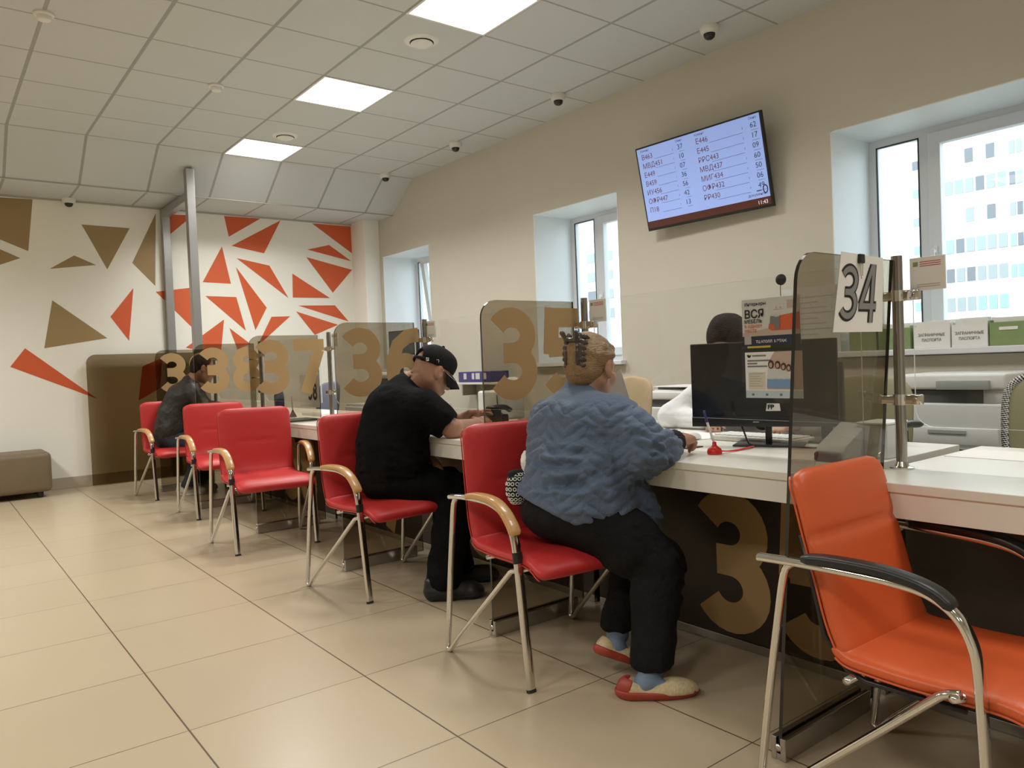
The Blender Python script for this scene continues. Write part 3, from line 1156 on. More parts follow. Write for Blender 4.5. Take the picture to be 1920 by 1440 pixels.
LABS = {34: 'bronze glass side partition with the printed sheet 34, beside the orange chair', 35: 'bronze glass side partition with gold number 35', 36: 'bronze glass side partition with gold number 36',
        37: 'bronze glass side partition with gold number 37', 38: 'bronze glass side partition with gold number 38', 39: 'bronze glass side partition with gold number 39'}
for n, y in GY.items():
    partition(n, y, LABS[n], -.07 if n == 34 else 0.0)

# tinted sheet standing against the far wall
t = thing('glass_partition', 'dark bronze glass sheet against the far wall, without number', 'glass partition', (1.8, 8.93, 0))
r = .09
pts = [(1.36, .01), (2.45, .01), (2.45, 1.36)] + [(1.36 + r + r * math.cos(math.radians(q)), 1.36 - r + r * math.sin(math.radians(q))) for q in range(90, 181, 15)]
b2 = add_poly_prism(bmesh.new(), pts, lambda a, b: (a, 8.872, b), (0, .008, 0), 0, 1)
bmesh.ops.recalc_face_normals(b2, faces=b2.faces)
obj('pane', b2, [glass('dark_bronze_glass', (0.60, 0.535, 0.43), 0.5), M['glassedge']], t, off=(1.8, 8.93, 0))

# printed sheet 34 hung with a binder clip
yg = lambda z: 1.15 - .07 * (z - .55) - .0075
t = thing('number_sheet', 'white printed sheet with grey figures 34 clipped to the glass', 'paper sign', (2.1, yg(1.36), 1.25))
off = (2.1, yg(1.36), 1.25)
sh = lambda a, b, e=0.0: (1.972 + a + (b - .212) * .06, yg(1.148 + b) - .002 - e, 1.148 + b)
v, f = poly_geo(sh, [(0, 0), (.272, 0), (.245, .212), (.014, .218)])
b2 = bmesh.new()
vs = [b2.verts.new(p) for p in v] + [b2.verts.new((p[0], p[1] + .0008, p[2])) for p in v]
b2.faces.new(vs[:4])
b2.faces.new(vs[7:3:-1])
for i in range(4):
    b2.faces.new((vs[i], vs[4 + i], vs[4 + (i + 1) % 4], vs[(i + 1) % 4]))
bmesh.ops.recalc_face_normals(b2, faces=b2.faces)
obj('sheet', b2, M['paper'], t, off=off)


def outlined(chars, x0, z0, w, hgt, stroke, to, gap):
    k = 0
    bmo, bmi = bmesh.new(), bmesh.new()
    x = x0
    for ch in chars:
        for st in digit_strokes(ch):
            P = [(x + px * w / .62, z0 + py * hgt) for px, py in st]
            e = .0001 * k
            k += 1
            add_strip(bmo, P, stroke * 1.45, lambda a, b: to(a, b, .0006 + e))
            add_strip(bmi, P, stroke * .80, lambda a, b: to(a, b, .0018 + e))
        x += w + gap
    return bmo, bmi


bo, bi = outlined('34', .016, .026, .105, .165, .021, sh, -.002)
obj('figure_outline', bo, M['ink'], t, off=off)
obj('figure_fill', bi, mat('figure_grey', (0.24, 0.24, 0.235), .6), t, off=off)
c = thing('binder_clip', 'black binder clip at the top of the sheet 34', 'clip', (2.085, yg(1.36), 1.355))
b2 = add_box(bmesh.new(), (2.073, yg(1.36) - .010, 1.338), (2.100, yg(1.36) + .018, 1.364), .003)
obj('jaw', b2, M['black'], c, off=(2.085, yg(1.36), 1.355))
obj('lever', tube([(2.081, yg(1.33) - .008, 1.342), (2.082, yg(1.31) - .009, 1.305), (2.086, yg(1.3) - .009, 1.296), (2.090, yg(1.31) - .009, 1.305), (2.092, yg(1.33) - .008, 1.342)], .0013), M['chrome'], c, off=(2.085, yg(1.36), 1.355))

PY = {34: 1.085, 35: 2.43, 36: 3.76, 37: 5.06, 38: 6.44, 39: 7.74}
for n, y in PY.items():
    t = thing('screen_post', 'chrome post on the desk %s' % {34: 'next to the clipped sheet 34', 35: 'rising behind the head of the woman in blue', 36: 'rising behind the black cap of the bent man', 37: 'beside the sheet with black figures 38', 38: 'before the man in the dark jacket', 39: 'farthest from the viewer, nearest the painted wall'}[n], 'post', (2.30, y, ZD))
    obj('pole', add_cyl(bmesh.new(), (0, 0, .004), (0, 0, .63), .0155, seg=24), M['post'], t, 'auto')
    obj('flange', add_lathe(bmesh.new(), [(0, 0), (.034, 0), (.034, .004), (.020, .007), (.0155, .02), (0, .02)]), M['chrome'], t, 'auto')
    for z in (.205, .512):
        c = bmesh.new()
        add_cyl(c, (0, 0, z - .016), (0, 0, z + .016), .0205, seg=24)
        add_box(c, (-.008, -.062, z - .015), (.018, -.012, z + .015), .004)
        add_cyl(c, (-.0125, -.045, z), (-.007, -.045, z), .007, seg=14)
        obj('clamp', c, M['chrome'], t, 'auto')
        c = bmesh.new()
        add_box(c, (-.018, -.012, z - .013), (.008, .05, z + .013), .004)
        obj('clamp', c, M['chrome'], t, 'auto')

SX = 2.318
CLAB = {34: 'clear acrylic screen on the desk behind the orange chair', 35: 'clear acrylic screen carrying the furniture and bank posters', 36: 'clear acrylic screen in front of the man in the black cap', 37: 'clear acrylic screen beyond the gold number 37',
        38: 'clear acrylic screen between the gold numbers 37 and 38', 39: 'clear acrylic screen before the man in the dark jacket'}
prev = {34: -.15, 35: 1.19, 36: 2.52, 37: 3.89, 38: 5.25, 39: 6.58}
for n in GY:
    y1 = PY[n] - .035
    y0 = prev[n] + .02
    r = .05
    pts = [(y1 - r + r * math.cos(math.radians(q)), .865 + r + r * math.sin(math.radians(q))) for q in range(0, -91, -15)] + [(y0, .865), (y0, 1.358), (y1, 1.358)]
    b2 = add_poly_prism(bmesh.new(), pts, lambda a, b: (SX, a, b), (.006, 0, 0), 0, 1)
    bmesh.ops.recalc_face_normals(b2, faces=b2.faces)
    tag(obj('clear_screen', b2, [M['clear'], M['clearedge']]), CLAB[n], 'clear screen')

# small notices hung at the upper corners of the screens
for n, y, l in ((34, 1.048, 'small white notice hung at the top of the chrome post beside the sheet 34'), (35, 2.402, 'small white notice by the window behind the gold number 35'), (36, 3.752, 'small white notice above the black cap'), (37, 5.02, 'small white notice right of the gold number 37')):
    t = thing('notice', l, 'notice', (SX - .012, y - .047, 1.31))
    to = lambda a, b, e=0.0: (-.002 - e, .047 - a, b - .048)
    obj('sheet', box((-.002, -.049, -.048), (.004, .049, .048), .001), M['paper'], t)
    g = [rect_geo(lambda a, b: to(a, b, .001), .027 + .0, .081 - k * .006, .085, .083 - k * .006) for k in range(3)]
    obj('heading', merge(*g), M['redink'], t)
    obj('footer', merge(*[rect_geo(lambda a, b: to(a, b, .001), .018, .010 + k * .006, .082, .012 + k * .006) for k in range(2)]), M['lightink'], t)
    obj('emblem', merge(rect_geo(lambda a, b: to(a, b, .001), .008, .070, .022, .083)), M['green'], t)

# ================================================================== SERVICE DESKS
spans = {34: (-.25, GY[34] - .035), 35: (GY[34] + .035, GY[35] - .015), 36: (GY[35] + .015, GY[36] - .015), 37: (GY[36] + .015, GY[37] - .015), 38: (GY[37] + .015, GY[38] - .015), 39: (GY[38] + .015, GY[39] - .015)}
DLAB = {34: 'white service desk behind the orange chair', 35: 'white service desk with dark front where the woman in blue sits', 36: 'white service desk where the man in the black cap writes', 37: 'white service desk behind the empty red chair facing the viewer',
        38: 'white service desk by the gold number 38', 39: 'white service desk where the man in the dark jacket leans'}
for n, (y0, y1) in spans.items():
    t = thing('service_desk', DLAB[n], 'desk', (2.45, (y0 + y1) / 2, 0))
    off = (2.45, (y0 + y1) / 2, 0)
    b2 = add_box(bmesh.new(), (2.03, y0, ZD - .025), (2.95, y1, ZD), .002)
    obj('worktop', b2, M['desk'], t, off=off)
    obj('apron', box((2.038, y0 + .001, .645), (2.056, y1 - .001, ZD - .0255), .001), M['desk'], t, off=off)
    obj('front_panel', box((2.37, y0 + .002, .035), (2.392, y1 - .002, ZD - .026), .001), M['panel'], t, off=off)
    for ya in (y0 + .002, y1 - .024):
        obj('side_panel', box((2.393, ya, .0), (2.94, ya + .022, ZD - .026), .001), M['panel'], t, off=off)
    obj('kick_rail', box((2.368, y0 + .002, .0), (2.389, y1 - .002, .034), .002), M['chromed'], t, off=off)
    if n in (35, 36, 37, 38):
        ymid = y1 - .565 if n == 35 else (y0 + y1) / 2 + .32
        b2 = number_mesh(str(n), lambda a, b, e: (2.3685 - e, ymid - a, .05 + b), .315, .54, .03)
        obj('number', b2, M['decal'], t, off=off)

# ================================================================== VISITOR CHAIRS
HW0, CONV = .296, .096


def fx(al, s):
    return s * (HW0 - CONV * al)


def loft(path, hw, ht, seg=28, sq=4.0, dent=None):
    """closed cushion: superellipse sections (width along x) swept along path in the y-z plane"""
    b2 = bmesh.new()
    rings = []
    n = len(path)
    for i, p in enumerate(path):
        p = Vector(p)
        t = (Vector(path[min(i + 1, n - 1)]) - Vector(path[max(i - 1, 0)])).normalized()
        nn = Vector((1, 0, 0)).cross(t)
        ring = []
        for k in range(seg):
            th = 2 * PI * k / seg
            c, sn = math.cos(th), math.sin(th)
            cx = math.copysign(abs(c) ** (2 / sq), c)
            sx = math.copysign(abs(sn) ** (2 / 2.6), sn)
            h_ = ht[i] * sx
            if dent is not None:
                h_ += dent(i, cx * hw[i], sx)
            ring.append(b2.verts.new(p + Vector((1, 0, 0)) * cx * hw[i] + nn * h_))
        rings.append(ring)
    for A, B in zip(rings, rings[1:]):
        for k in range(seg):
            b2.faces.new((A[k], A[(k + 1) % seg], B[(k + 1) % seg], B[k]))
    b2.faces.new(list(reversed(rings[0])))
    b2.faces.new(rings[-1])
    bmesh.ops.recalc_face_normals(b2, faces=b2.faces)
    return b2


def ends(n, k=4, a=.35):
    """rounded taper towards both ends"""
    out = []
    for i in range(n):
        d = min(i, n - 1 - i) / k
        out.append(1.0 if d >= 1 else a + (1 - a) * math.sqrt(max(0, 1 - (1 - d) ** 2)))
    return out


def visitor_chair(label, cloth, armmat, loc, th, seams=1, dz=0.0, long_arm=False):
    t = thing('visitor_chair', label, 'chair', (loc[0], loc[1], 0), th)
    hwd = .206 if long_arm else .236
    nar = .020 if long_arm else 0.0
    rc = (-.055, -.050, -.037, -.020, -.005, .005) if long_arm else (0,) * 6
    fw = -.045 if long_arm else 0.0
    # backrest: local y = -(distance forward of the rear legs)
    pb = catmull([(0, -.150 + rc[0], .425 + dz), (0, -.122 + rc[1], .50 + dz), (0, -.108 + rc[2], .60 + dz), (0, -.098 + rc[3], .70 + dz), (0, -.090 + rc[4], .80 + dz * 1.2), (0, -.080 + rc[5], .872 + dz * 1.35)], 8)
    n = len(pb)
    taper = [1.0] * n
    for i in range(n):
        d = (n - 1 - i) / 6.0
        if d < 1:
            taper[i] = 1 - .24 * (1 - math.sqrt(max(0, 1 - (1 - d) ** 2)))
        d = i / 3.0
        if d < 1:
            taper[i] = min(taper[i], .93 + .07 * d)
    thk = [.0235 * e for e in ends(n, 4, .30)]

    def dent(i, x, sx):
        z = pb[i].z
        r_ = 0
        for zc, wd in (((.655, .085),) if seams == 1 else ((.655, .30),)):
            dz = (z - zc) / .011
            m = 1 / (1 + math.exp((abs(x) - wd) / .015))
            if abs(dz) < 3:
                r_ -= .0065 * math.exp(-dz * dz) * m
        r_ += .004 * math.cos(x / hwd * 1.4) - .002
        return r_ if sx > .2 else 0
    obj('backrest', loft(pb, [hwd * e for e in taper], thk, 44, 5.0, dent), cloth, t, True)
    ps = catmull([(0, -.128, .452 + dz), (0, -.160, .432 + dz), (0, -.22, .427 + dz), (0, -.30, .425 + dz), (0, -.40, .428 + dz), (0, -.49, .428 + dz), (0, -.545, .412 + dz), (0, -.575, .385 + dz)], 7)
    ps = [p + Vector((0, fw, 0)) for p in ps]
    n2 = len(ps)
    tp = [1.0] * n2
    for i in range(n2):
        d = (n2 - 1 - i) / 6.0
        if d < 1:
            tp[i] = 1 - .14 * (1 - math.sqrt(max(0, 1 - (1 - d) ** 2)))

    def dent2(i, x, sx):
        if seams == 2 and sx > .2:
            dy = (ps[i].y + .40) / .010
            return -.005 * math.exp(-dy * dy) if abs(dy) < 3 else 0
        return 0
    obj('seat', loft(ps, [(hwd + .004) * e for e in tp], [.027 * e for e in ends(n2, 5, .35)], 44, 5.0, dent2), cloth, t, True)
    # piping along the rim of the seat and back
    for s in (-1, 1):
        obj('piping', tube([(s * (hwd * taper[i] + .0005), pb[i].y + .012, pb[i].z) for i in range(2, n - 2)], .0028, seg=6), cloth, t, True)
        obj('piping', tube([(s * ((hwd + .004) * tp[i] + .0005), ps[i].y, ps[i].z - .012) for i in range(2, n2 - 2)], .0028, seg=6), cloth, t, True)
    for s in (-1, 1):
        P = lambda al, z: (fx(al, s) - s * nar, -al, z)
        top = catmull([P(.075, .606), P(.15, .613), P(.25, .615), P(.33, .610), P(.395, .588), P(.435, .548), P(.458, .495), P(.468, .43), P(.482, .30), P(.498, .15), P(.514, .0)], 7)
        if long_arm:
            top = catmull([P(.03, .609), P(.12, .610), P(.24, .608), P(.34, .603), P(.41, .590), P(.46, .555), P(.487, .50), P(.496, .43), P(.502, .30), P(.508, .15), P(.514, .0)], 7)
        nt = len(top)
        sc = [1.0] * nt
        b2 = add_tube(bmesh.new(), top, .0165, .0095, (1, 0, 0), 18, True, 0, 2.6)
        obj('arm_frame', b2, M['chrome'], t, 'auto')
        rear = catmull([P(.112, .606), P(.098, .592), P(.088, .56), P(.072, .46), P(.045, .28), P(.015, .05), P(.008, .02), P(.024, .010), P(.045, .028), P(.10, .085), P(.30, .270), P(.405, .368), P(.432, .390), P(.462, .398)], 6)
        obj('rear_leg', tube(rear, .0115, .0095, (1, 0, 0), 16), M['chrome'], t, True)
        arm = catmull([P(.185, .619), P(.23, .627), P(.30, .628), P(.36, .617), P(.41, .588), P(.445, .550), P(.463, .518)], 7)
        if long_arm:
            arm = catmull([P(.14, .622), P(.20, .627), P(.30, .625), P(.37, .615), P(.42, .598), P(.455, .572)], 7)
        na = len(arm)
        b2 = add_tube(bmesh.new(), arm, .0235, .0115, (1, 0, 0), 18, True, 0, 3.2, [.55 + .45 * min(1, min(i, na - 1 - i) / 2.5 + .25) if min(i, na - 1 - i) < 2 else 1 for i in range(na)])
        # widen the front of the arm pad
        obj('armrest', b2, armmat, t, 'auto')
        if not long_arm:
            obj('collar', tube([P(.4655, .462), P(.4695, .425)], .0185, .0115, (1, 0, 0), 18, True, 0, 2.6), M['black'], t, 'auto')
        obj('foot_cap', tube([P(.5125, .010), P(.5142, 0)], .0175, .0105, (1, 0, 0), 18, True, 0, 2.6), M['rubber'], t, 'auto')
    for al, z, zz in ((.215, .392 + dz, .392 + dz), (.455, .400 + dz, .394)):
        obj('crossbar', tube([(fx(al, -1) if al > .3 else -.225, -al, zz), (-.1, -al, z), (.1, -al, z), (fx(al, 1) if al > .3 else .225, -al, zz)], .009, seg=12), M['chrome'], t, True)
    for s in (-1, 1):
        obj('seat_rail', tube([(s * .19, -.455, .394 + dz), (s * .19, -.3, .392 + dz), (s * .19, -.2 + fw, .39 + dz), (s * .19, -.155 + fw, .405 + dz), (s * .19, -.100 + fw, .47 + dz), (s * .19, -.080 + rc[2], .60 + dz), (s * .185, -.068 + rc[3], .70 + dz)], .007, seg=8), M['black'], t, True)
    return t


visitor_chair('red chair with beech armrests that the woman in the blue jacket sits on', M['red'], M['wood'], (1.855, 2.462), -.095)
visitor_chair('red chair with beech armrests that the man in the black cap sits on', M['red'], M['wood'], (1.814, 3.776), .098)
visitor_chair('empty red chair with beech armrests standing in front of gold number 37', M['red'], M['wood'], (1.759, 5.164), -.080)
visitor_chair('empty red chair with beech armrests standing before the man in the dark jacket', M['red'], M['wood'], (1.905, 6.55), -.060)
visitor_chair('red chair with beech armrests that the man in the dark jacket sits on', M['red'], M['wood'], (1.842, 7.845), .055)
visitor_chair('empty orange chair with black armrests at the lower right', M['orange'], M['black'], (1.854, 1.118), -.010, 2, -.045, True)

# ottoman
t = thing('ottoman', 'low brown leatherette ottoman by the painted far wall', 'ottoman', (.36, 8.70, 0))
b2 = box((-.60, -.25, .055), (.60, .25, .430), .045, 4)
b2.verts.ensure_lookup_table()
for v in b2.verts:
    if v.co.z > .40:
        v.co.z += .022 * (1 - (v.co.x / .6) ** 2)
obj('cushion', b2, M['ottoman'], t, True)
for x in (-.5, .5):
    for y in (-.17, .17):
        obj('caster', add_lathe(bmesh.new(), [(0, 0), (.022, 0), (.028, .02), (.028, .056), (0, .056)], (x, y, 0)), M['black'], t, 'auto')


# ================================================================== PEOPLE
def A3(*p):
    return np.array(p, float)


def lerp(a, b, t):
    return np.array(a) * (1 - t) + np.array(b) * t


def shoe_mesh(parent, heel, toe, name, upper, solem, w=.042, opening=True, up=(0, 0, 1), h_heel=.075, rise=.5, label=None, sole_t=.020):
    """heel, toe: points of the sole line on the ground"""
    heel, toe = A3(*heel), A3(*toe)
    d = unit(toe - heel)
    u = unit(np.array(up, float) - d * np.dot(up, d))
    s = np.cross(d, u)
    L = np.linalg.norm(toe - heel)
    lo = np.minimum(heel, toe) - .10
    hi = np.maximum(heel, toe) + .13

    def Q(a, b, c):
        return heel + d * a * L + s * b + u * c

    def base(S, g):
        S.cap(Q(.16, 0, sole_t + .012), Q(.42, .003, sole_t + .012), w * .80 + g, w * .86 + g, .02)
        S.cap(Q(.42, .003, sole_t + .012), Q(.78, 0, sole_t + .012), w * .86 + g, w * .98 + g, .02)
        S.ell(Q(.82, 0, sole_t + .008), np.array((.18 * L, w * 1.0, .028)) + g, [d, s, u], .02)
    S = SDF(lo, hi, .0035)
    if opening:
        S.ell(Q(.50, 0, .020), (.50 * L, w * .97, .030), [d, s, u], .015)
        S.ell(Q(.72, 0, .024), (.24 * L, w * .88, .030), [d, s, u], .03)
        S.ell(Q(.17, 0, .034), (.165 * L, w * .80, .036), [d, s, u], .02)
        S.ell(Q(.38, 0, .072), (.275 * L, w * .74, .040), [d, s, u], .006, 'sub')
    else:
        base(S, 0)
        S.cap(Q(.13, 0, h_heel * .6), Q(.13, 0, h_heel), w * .78, w * .66, .02)
        S.cap(Q(.30, 0, h_heel * .55), Q(.62, 0, .042), w * .80, w * .70, .03)
        S.ell(Q(.87, 0, .026), (.12 * L, w * .86, .030), [d, s, u], .02)
    S.cut(Q(0, 0, sole_t * .6), -u, 0)
    o = sdf_obj(name, S, upper, parent, label=label)
    S = SDF(lo, hi, .0035)
    if opening:
        S.ell(Q(.50, 0, .020), (.525 * L, w * .97 + .004, .034), [d, s, u], .015)
        S.ell(Q(.17, 0, .026), (.165 * L + .006, w * .80 + .006, .034), [d, s, u], .02)
        S.cut(Q(.5, 0, sole_t), unit(u + d * .035), .004)
    else:
        base(S, .003)
        S.cut(Q(0, 0, sole_t * 1.05), u, .006)
    S.cut(Q(0, 0, 0), -u, .003)
    sdf_obj('sole', S, solem, o)
    return o, Q


def folds(V, P, dep, wd):
    """a soft crease along the polyline P with a rounded ridge on either side"""
    best = np.full(len(V), 9.0)
    for a, b in zip(P[:-1], P[1:]):
        a, b = np.array(a, float), np.array(b, float)
        ab = b - a
        t = np.clip(((V - a) @ ab) / (ab @ ab), 0, 1)
        best = np.minimum(best, np.linalg.norm(V - a - t[:, None] * ab, axis=1))
    q = best / wd
    return dep * (-np.exp(-q * q) + .45 * np.exp(-((q - 1.9) / .8) ** 2)) * (best < wd * 5)


# ---------------------------------------------------------------- woman in blue
FW = unit((1, .10, 0))
BASEW = (1.87, 2.03, 0)
W_ = thing('person', 'elderly woman with clipped-up hair in a blue quilted jacket leaning on the desk', 'person', BASEW)
pel, abd, chs, nck = A3(1.842, 2.045, .595), A3(1.880, 2.035, .735), A3(1.915, 2.065, .850), A3(1.945, 2.10, .965)
hd = A3(2.004, 2.088, 1.072)
hf, hu = unit((.96, .22, -.20)), (.10, .02, 1)
rsh, lsh = A3(1.940, 1.905, .885), A3(1.925, 2.225, .875)
rel, rwr = A3(1.945, 1.782, .765), A3(2.118, 1.794, .797)
lel, lwr = A3(2.075, 2.33, .785), A3(2.27, 2.235, .80)
rhip, rkn, ran = A3(1.845, 1.940, .545), A3(1.975, 1.765, .395), A3(1.872, 1.715, .085)
lhip, lkn, lan = A3(1.880, 2.13, .545), A3(2.115, 1.985, .405), A3(1.945, 1.945, .13)
sidew = np.cross(FW, (0, 0, 1))     # her right-hand side (towards -y)

B = SDF((1.5, 1.5, 0.02), (2.5, 2.5, 1.27), .0046)
B.ell(pel + (0, 0, -.03), (.12, .14, .10), [FW, sidew, (0, 0, 1)], .05)
B.ell(abd, (.12, .14, .13), [FW, sidew, (0, 0, 1)], .05)
B.ell(chs, (.12, .155, .12), [FW, sidew, (0, 0, 1)], .05)
B.cap(rsh, lsh, .055, .055, .05)
B.cap(nck - (0, 0, .06), nck, .06, .052, .03)
PW = add_head(B, hd, hf, hu, 1.0, True, nck, .055)
for a, b, c in ((rsh, rel, rwr), (lsh, lel, lwr)):
    B.chain([a, b, c], [.048, .038, .026], .02)
add_hand(B, rwr + A3(.012, .003, .004), (.97, .22, .02), (.05, .25, -1), 1, (.30, .55, .80, .90), .172)
add_hand(B, lwr + A3(.008, -.003, -.002), (.95, -.28, -.02), (0, 0, -1), -1, (.2, .25, .3, .35), .165)
for a, b, c in ((rhip, rkn, ran), (lhip, lkn, lan)):
    B.chain([a, b, c], [.085, .055, .036], .03)
sdf_obj('body', B, M['skin'], W_)

# hair swept back to a twist
S = SDF(hd - .17, hd + .17, .0045)
r_ = np.cross(hf, unit(hu))
hup = unit(np.array(hu) - hf * np.dot(hu, hf))
axh = [hf, np.cross(hf, hup), hup]
S.ell(PW(-.024, 0, .032), (.104, .087, .098), axh, .02)
S.ell(PW(-.070, 0, -.030), (.050, .062, .060), axh, .03)
S.chain([PW(-.100, 0, .085), PW(-.116, .004, .040), PW(-.108, 0, -.040)], [.026, .032, .026], .02)
for sg in (-1, 1):
    S.chain([PW(.030, sg * .066, .075), PW(-.005, sg * .086, .045), PW(-.07, sg * .070, .030)], [.006, .012, .012], .015)
    S.chain([PW(.01, sg * .074, .075), PW(-.045, sg * .078, .070), PW(-.10, sg * .03, .07)], [.007, .011, .010], .012)
S.cut(PW(.072, 0, .084), .83 * hf - .56 * hup, .016)
for sg in (-1, 1):
    S.ell(PW(.002, sg * .098, -.016), (.030, .030, .042), axh, .008, 'sub')
S.cut(PW(0, 0, -.088), -hup, .01)


def hairdisp(V, N):
    q = V - hd
    a = q @ hf * 30 + q @ hup * 90 + 3.0 * fbm(V, 25, 3)
    return .0022 * np.sin(a) + .0015 * fbm(V, 60, 9)


sdf_obj('hair', S, M['hairw'], W_, hairdisp, label='light brown hair twisted up at the back')
# claw clip
CL = SDF(PW(-.12, 0, .04) - .12, PW(-.12, 0, .04) + .12, .0035)
for sg in (-1, 1):
    CL.ell(PW(-.134, sg * .024, .045), (.013, .010, .062), axh, .006)
    for k in range(6):
        z = .095 - k * .021
        x = -.136 + .016 * ((k - 2.5) / 2.5) ** 2
        CL.chain([PW(x, sg * .026, z), PW(x + .006, sg * .038, z - .003), PW(x + .018, sg * .046, z - .006)], [.0085, .0075, .005], .008)
CL.cap(PW(-.150, -.022, .075), PW(-.150, .022, .075), .008, .008, .006)
CL.cap(PW(-.150, -.020, .075), PW(-.166, -.030, .098), .008, .010, .006)
CL.cap(PW(-.150, .020, .075), PW(-.166, .030, .098), .008, .010, .006)
sdf_obj('hair_clip', CL, M['clip'], W_)
for sg in (-1, 1):
    b2 = bmesh.new()
    bmesh.ops.create_uvsphere(b2, u_segments=14, v_segments=10, radius=.0128, matrix=Matrix.Translation(PW(.0835, sg * .031, .002)))
    e_ = obj('eye', b2, M['eyew'], W_, True, off=BASEW)
    b2 = bmesh.new()
    bmesh.ops.create_uvsphere(b2, u_segments=12, v_segments=8, radius=.0065, matrix=Matrix.Translation(PW(.0915, sg * .031, .001)))
    obj('iris', b2, M['iris'], e_, True, off=BASEW)

# quilted jacket
J = SDF((1.5, 1.55, .42), (2.4, 2.55, 1.10), .0046)
ax3 = [FW, sidew, A3(0, 0, 1)]
J.ell(pel + (-.005, 0, .01), (.190, .216, .150), ax3, .05)
J.ell(abd + (.0, 0, 0), (.178, .205, .155), ax3, .07)
J.ell(chs + (-.012, 0, .01), (.150, .195, .140), ax3, .07)
J.cap(rsh + (-.01, 0, -.012), lsh + (-.01, 0, -.012), .080, .080, .07)
J.cap(nck + (-.02, -.01, -.05), nck + (.0, 0, .020), .085, .066, .035)
J.chain([rsh, lerp(rsh, rel, .5) + (0, -.006, 0), rel + (-.004, 0, .0), lerp(rel, rwr, .45), lerp(rel, rwr, .66)], [.088, .082, .076, .066, .056], .035)
J.chain([lsh, lel, lerp(lel, lwr, .85)], [.085, .070, .052], .035)
# skirt of the jacket spreading over the lap on the right-hand side
J.chain([pel + FW * .10 + sidew * .10 + (0, 0, .06), pel + FW * .17 + sidew * .19 + (0, 0, -.055)], [.10, .070], .06)
J.chain([pel + sidew * .16 + (0, 0, .05), pel + FW * .03 + sidew * .195 + (0, 0, -.08)], [.075, .055], .05)
J.ell(nck + FW * .03 + (0, 0, .040), (.062, .062, .055), None, .006, 'sub')
HEMP, HEMN = pel + (0, 0, -.068), unit(A3(-.45, .27, -1))
J.cut(HEMP, HEMN, .006, box=((1.5, 1.55, .42), (2.4, 2.55, .72)))


FOLDS_W = [
    ([rsh + (.03, -.075, -.03), rsh + (-.03, -.080, -.09), rsh + (-.05, -.06, -.16)], .016, .015),
    ([abd - FW * .18 + (0, 0, .055), abd - FW * .13 + sidew * .12 + (0, 0, .045), abd + FW * .02 + sidew * .21 + (0, 0, -.015)], .016, .015),
    ([abd - FW * .19 + sidew * -.06 + (0, 0, .015), abd - FW * .15 + sidew * .11 + (0, 0, -.002), abd + sidew * .20 + (0, 0, -.055)], .012, .013),
    ([pel - FW * .19 + (0, 0, .09), pel - FW * .12 + sidew * .15 + (0, 0, .085), pel + FW * .03 + sidew * .21 + (0, 0, .05)], .017, .013),
    ([chs - FW * .15 + sidew * .0 + (0, 0, -.03), chs - FW * .12 + sidew * .10 + (0, 0, -.02)], .010, .012),
    ([rel + (-.02, -.07, .03), rel + (.03, -.065, .0), rel + (.06, -.05, -.03)], .014, .011),
    ([lerp(rsh, rel, .55) + (-.06, -.05, .02), lerp(rsh, rel, .7) + (.0, -.085, .0), lerp(rsh, rel, .8) + (.06, -.05, .02)], .013, .012),
]


def quilt(V, N):
    V = V + np.stack([fbm(V, 6, 41), fbm(V, 6, 52), fbm(V, 6, 63)], 1) * .030
    u = (V[:, 0] * .62 - V[:, 1] * .78)
    v = V[:, 2] + .10 * u
    per, amp, step = .150, .055, .040
    tri = np.abs(((u / per) % 1) - .5) * 2
    g = ((v + amp * tri) / step) % 1
    crease = np.minimum(g, 1 - g)
    # short stitched bars that break the zigzag
    col = np.floor(u / per * 2)
    g2 = ((v - amp * tri * .6 + .5 * step * (col % 2)) / (step * 2)) % 1
    crease = np.minimum(crease, np.abs(g2 - .5) * 2 + .05)
    puff = np.sqrt(np.clip(crease / .38, 0, 1)) * .0085
    fold = fbm(V * A3(1, 1, 1.7), 9, 4) * .018 + np.abs(fbm(V * A3(.8, .8, 2.2), 8, 77)) * -.020
    coll = np.clip((V[:, 2] - .93) / .03, 0, 1)
    d = puff * (1 - coll) - .003 + fold * (1 - .6 * coll)
    for P, dep, wd in FOLDS_W:
        d += folds(V, P, dep, wd)
    fade = np.clip(-((V - HEMP) @ HEMN) / .035, 0, 1)
    return d * fade


sdf_obj('jacket', J, M['jacket'], W_, quilt)
C_ = SDF(rwr - .12, rwr + .10, .004)
C_.chain([lerp(rel, rwr, .70), lerp(rel, rwr, .9), rwr + A3(.012, .002, .003)], [.046, .042, .039], .01)
C_.cut(rwr + A3(.014, .002, .003), unit(rwr - rel), .003)
C_.cut(lerp(rel, rwr, .72), -unit(rwr - rel), .003)
sdf_obj('cuff', C_, M['knit'], W_, lambda V, N: .0012 * np.sin(V[:, 1] * 900), label='black knitted cuff')

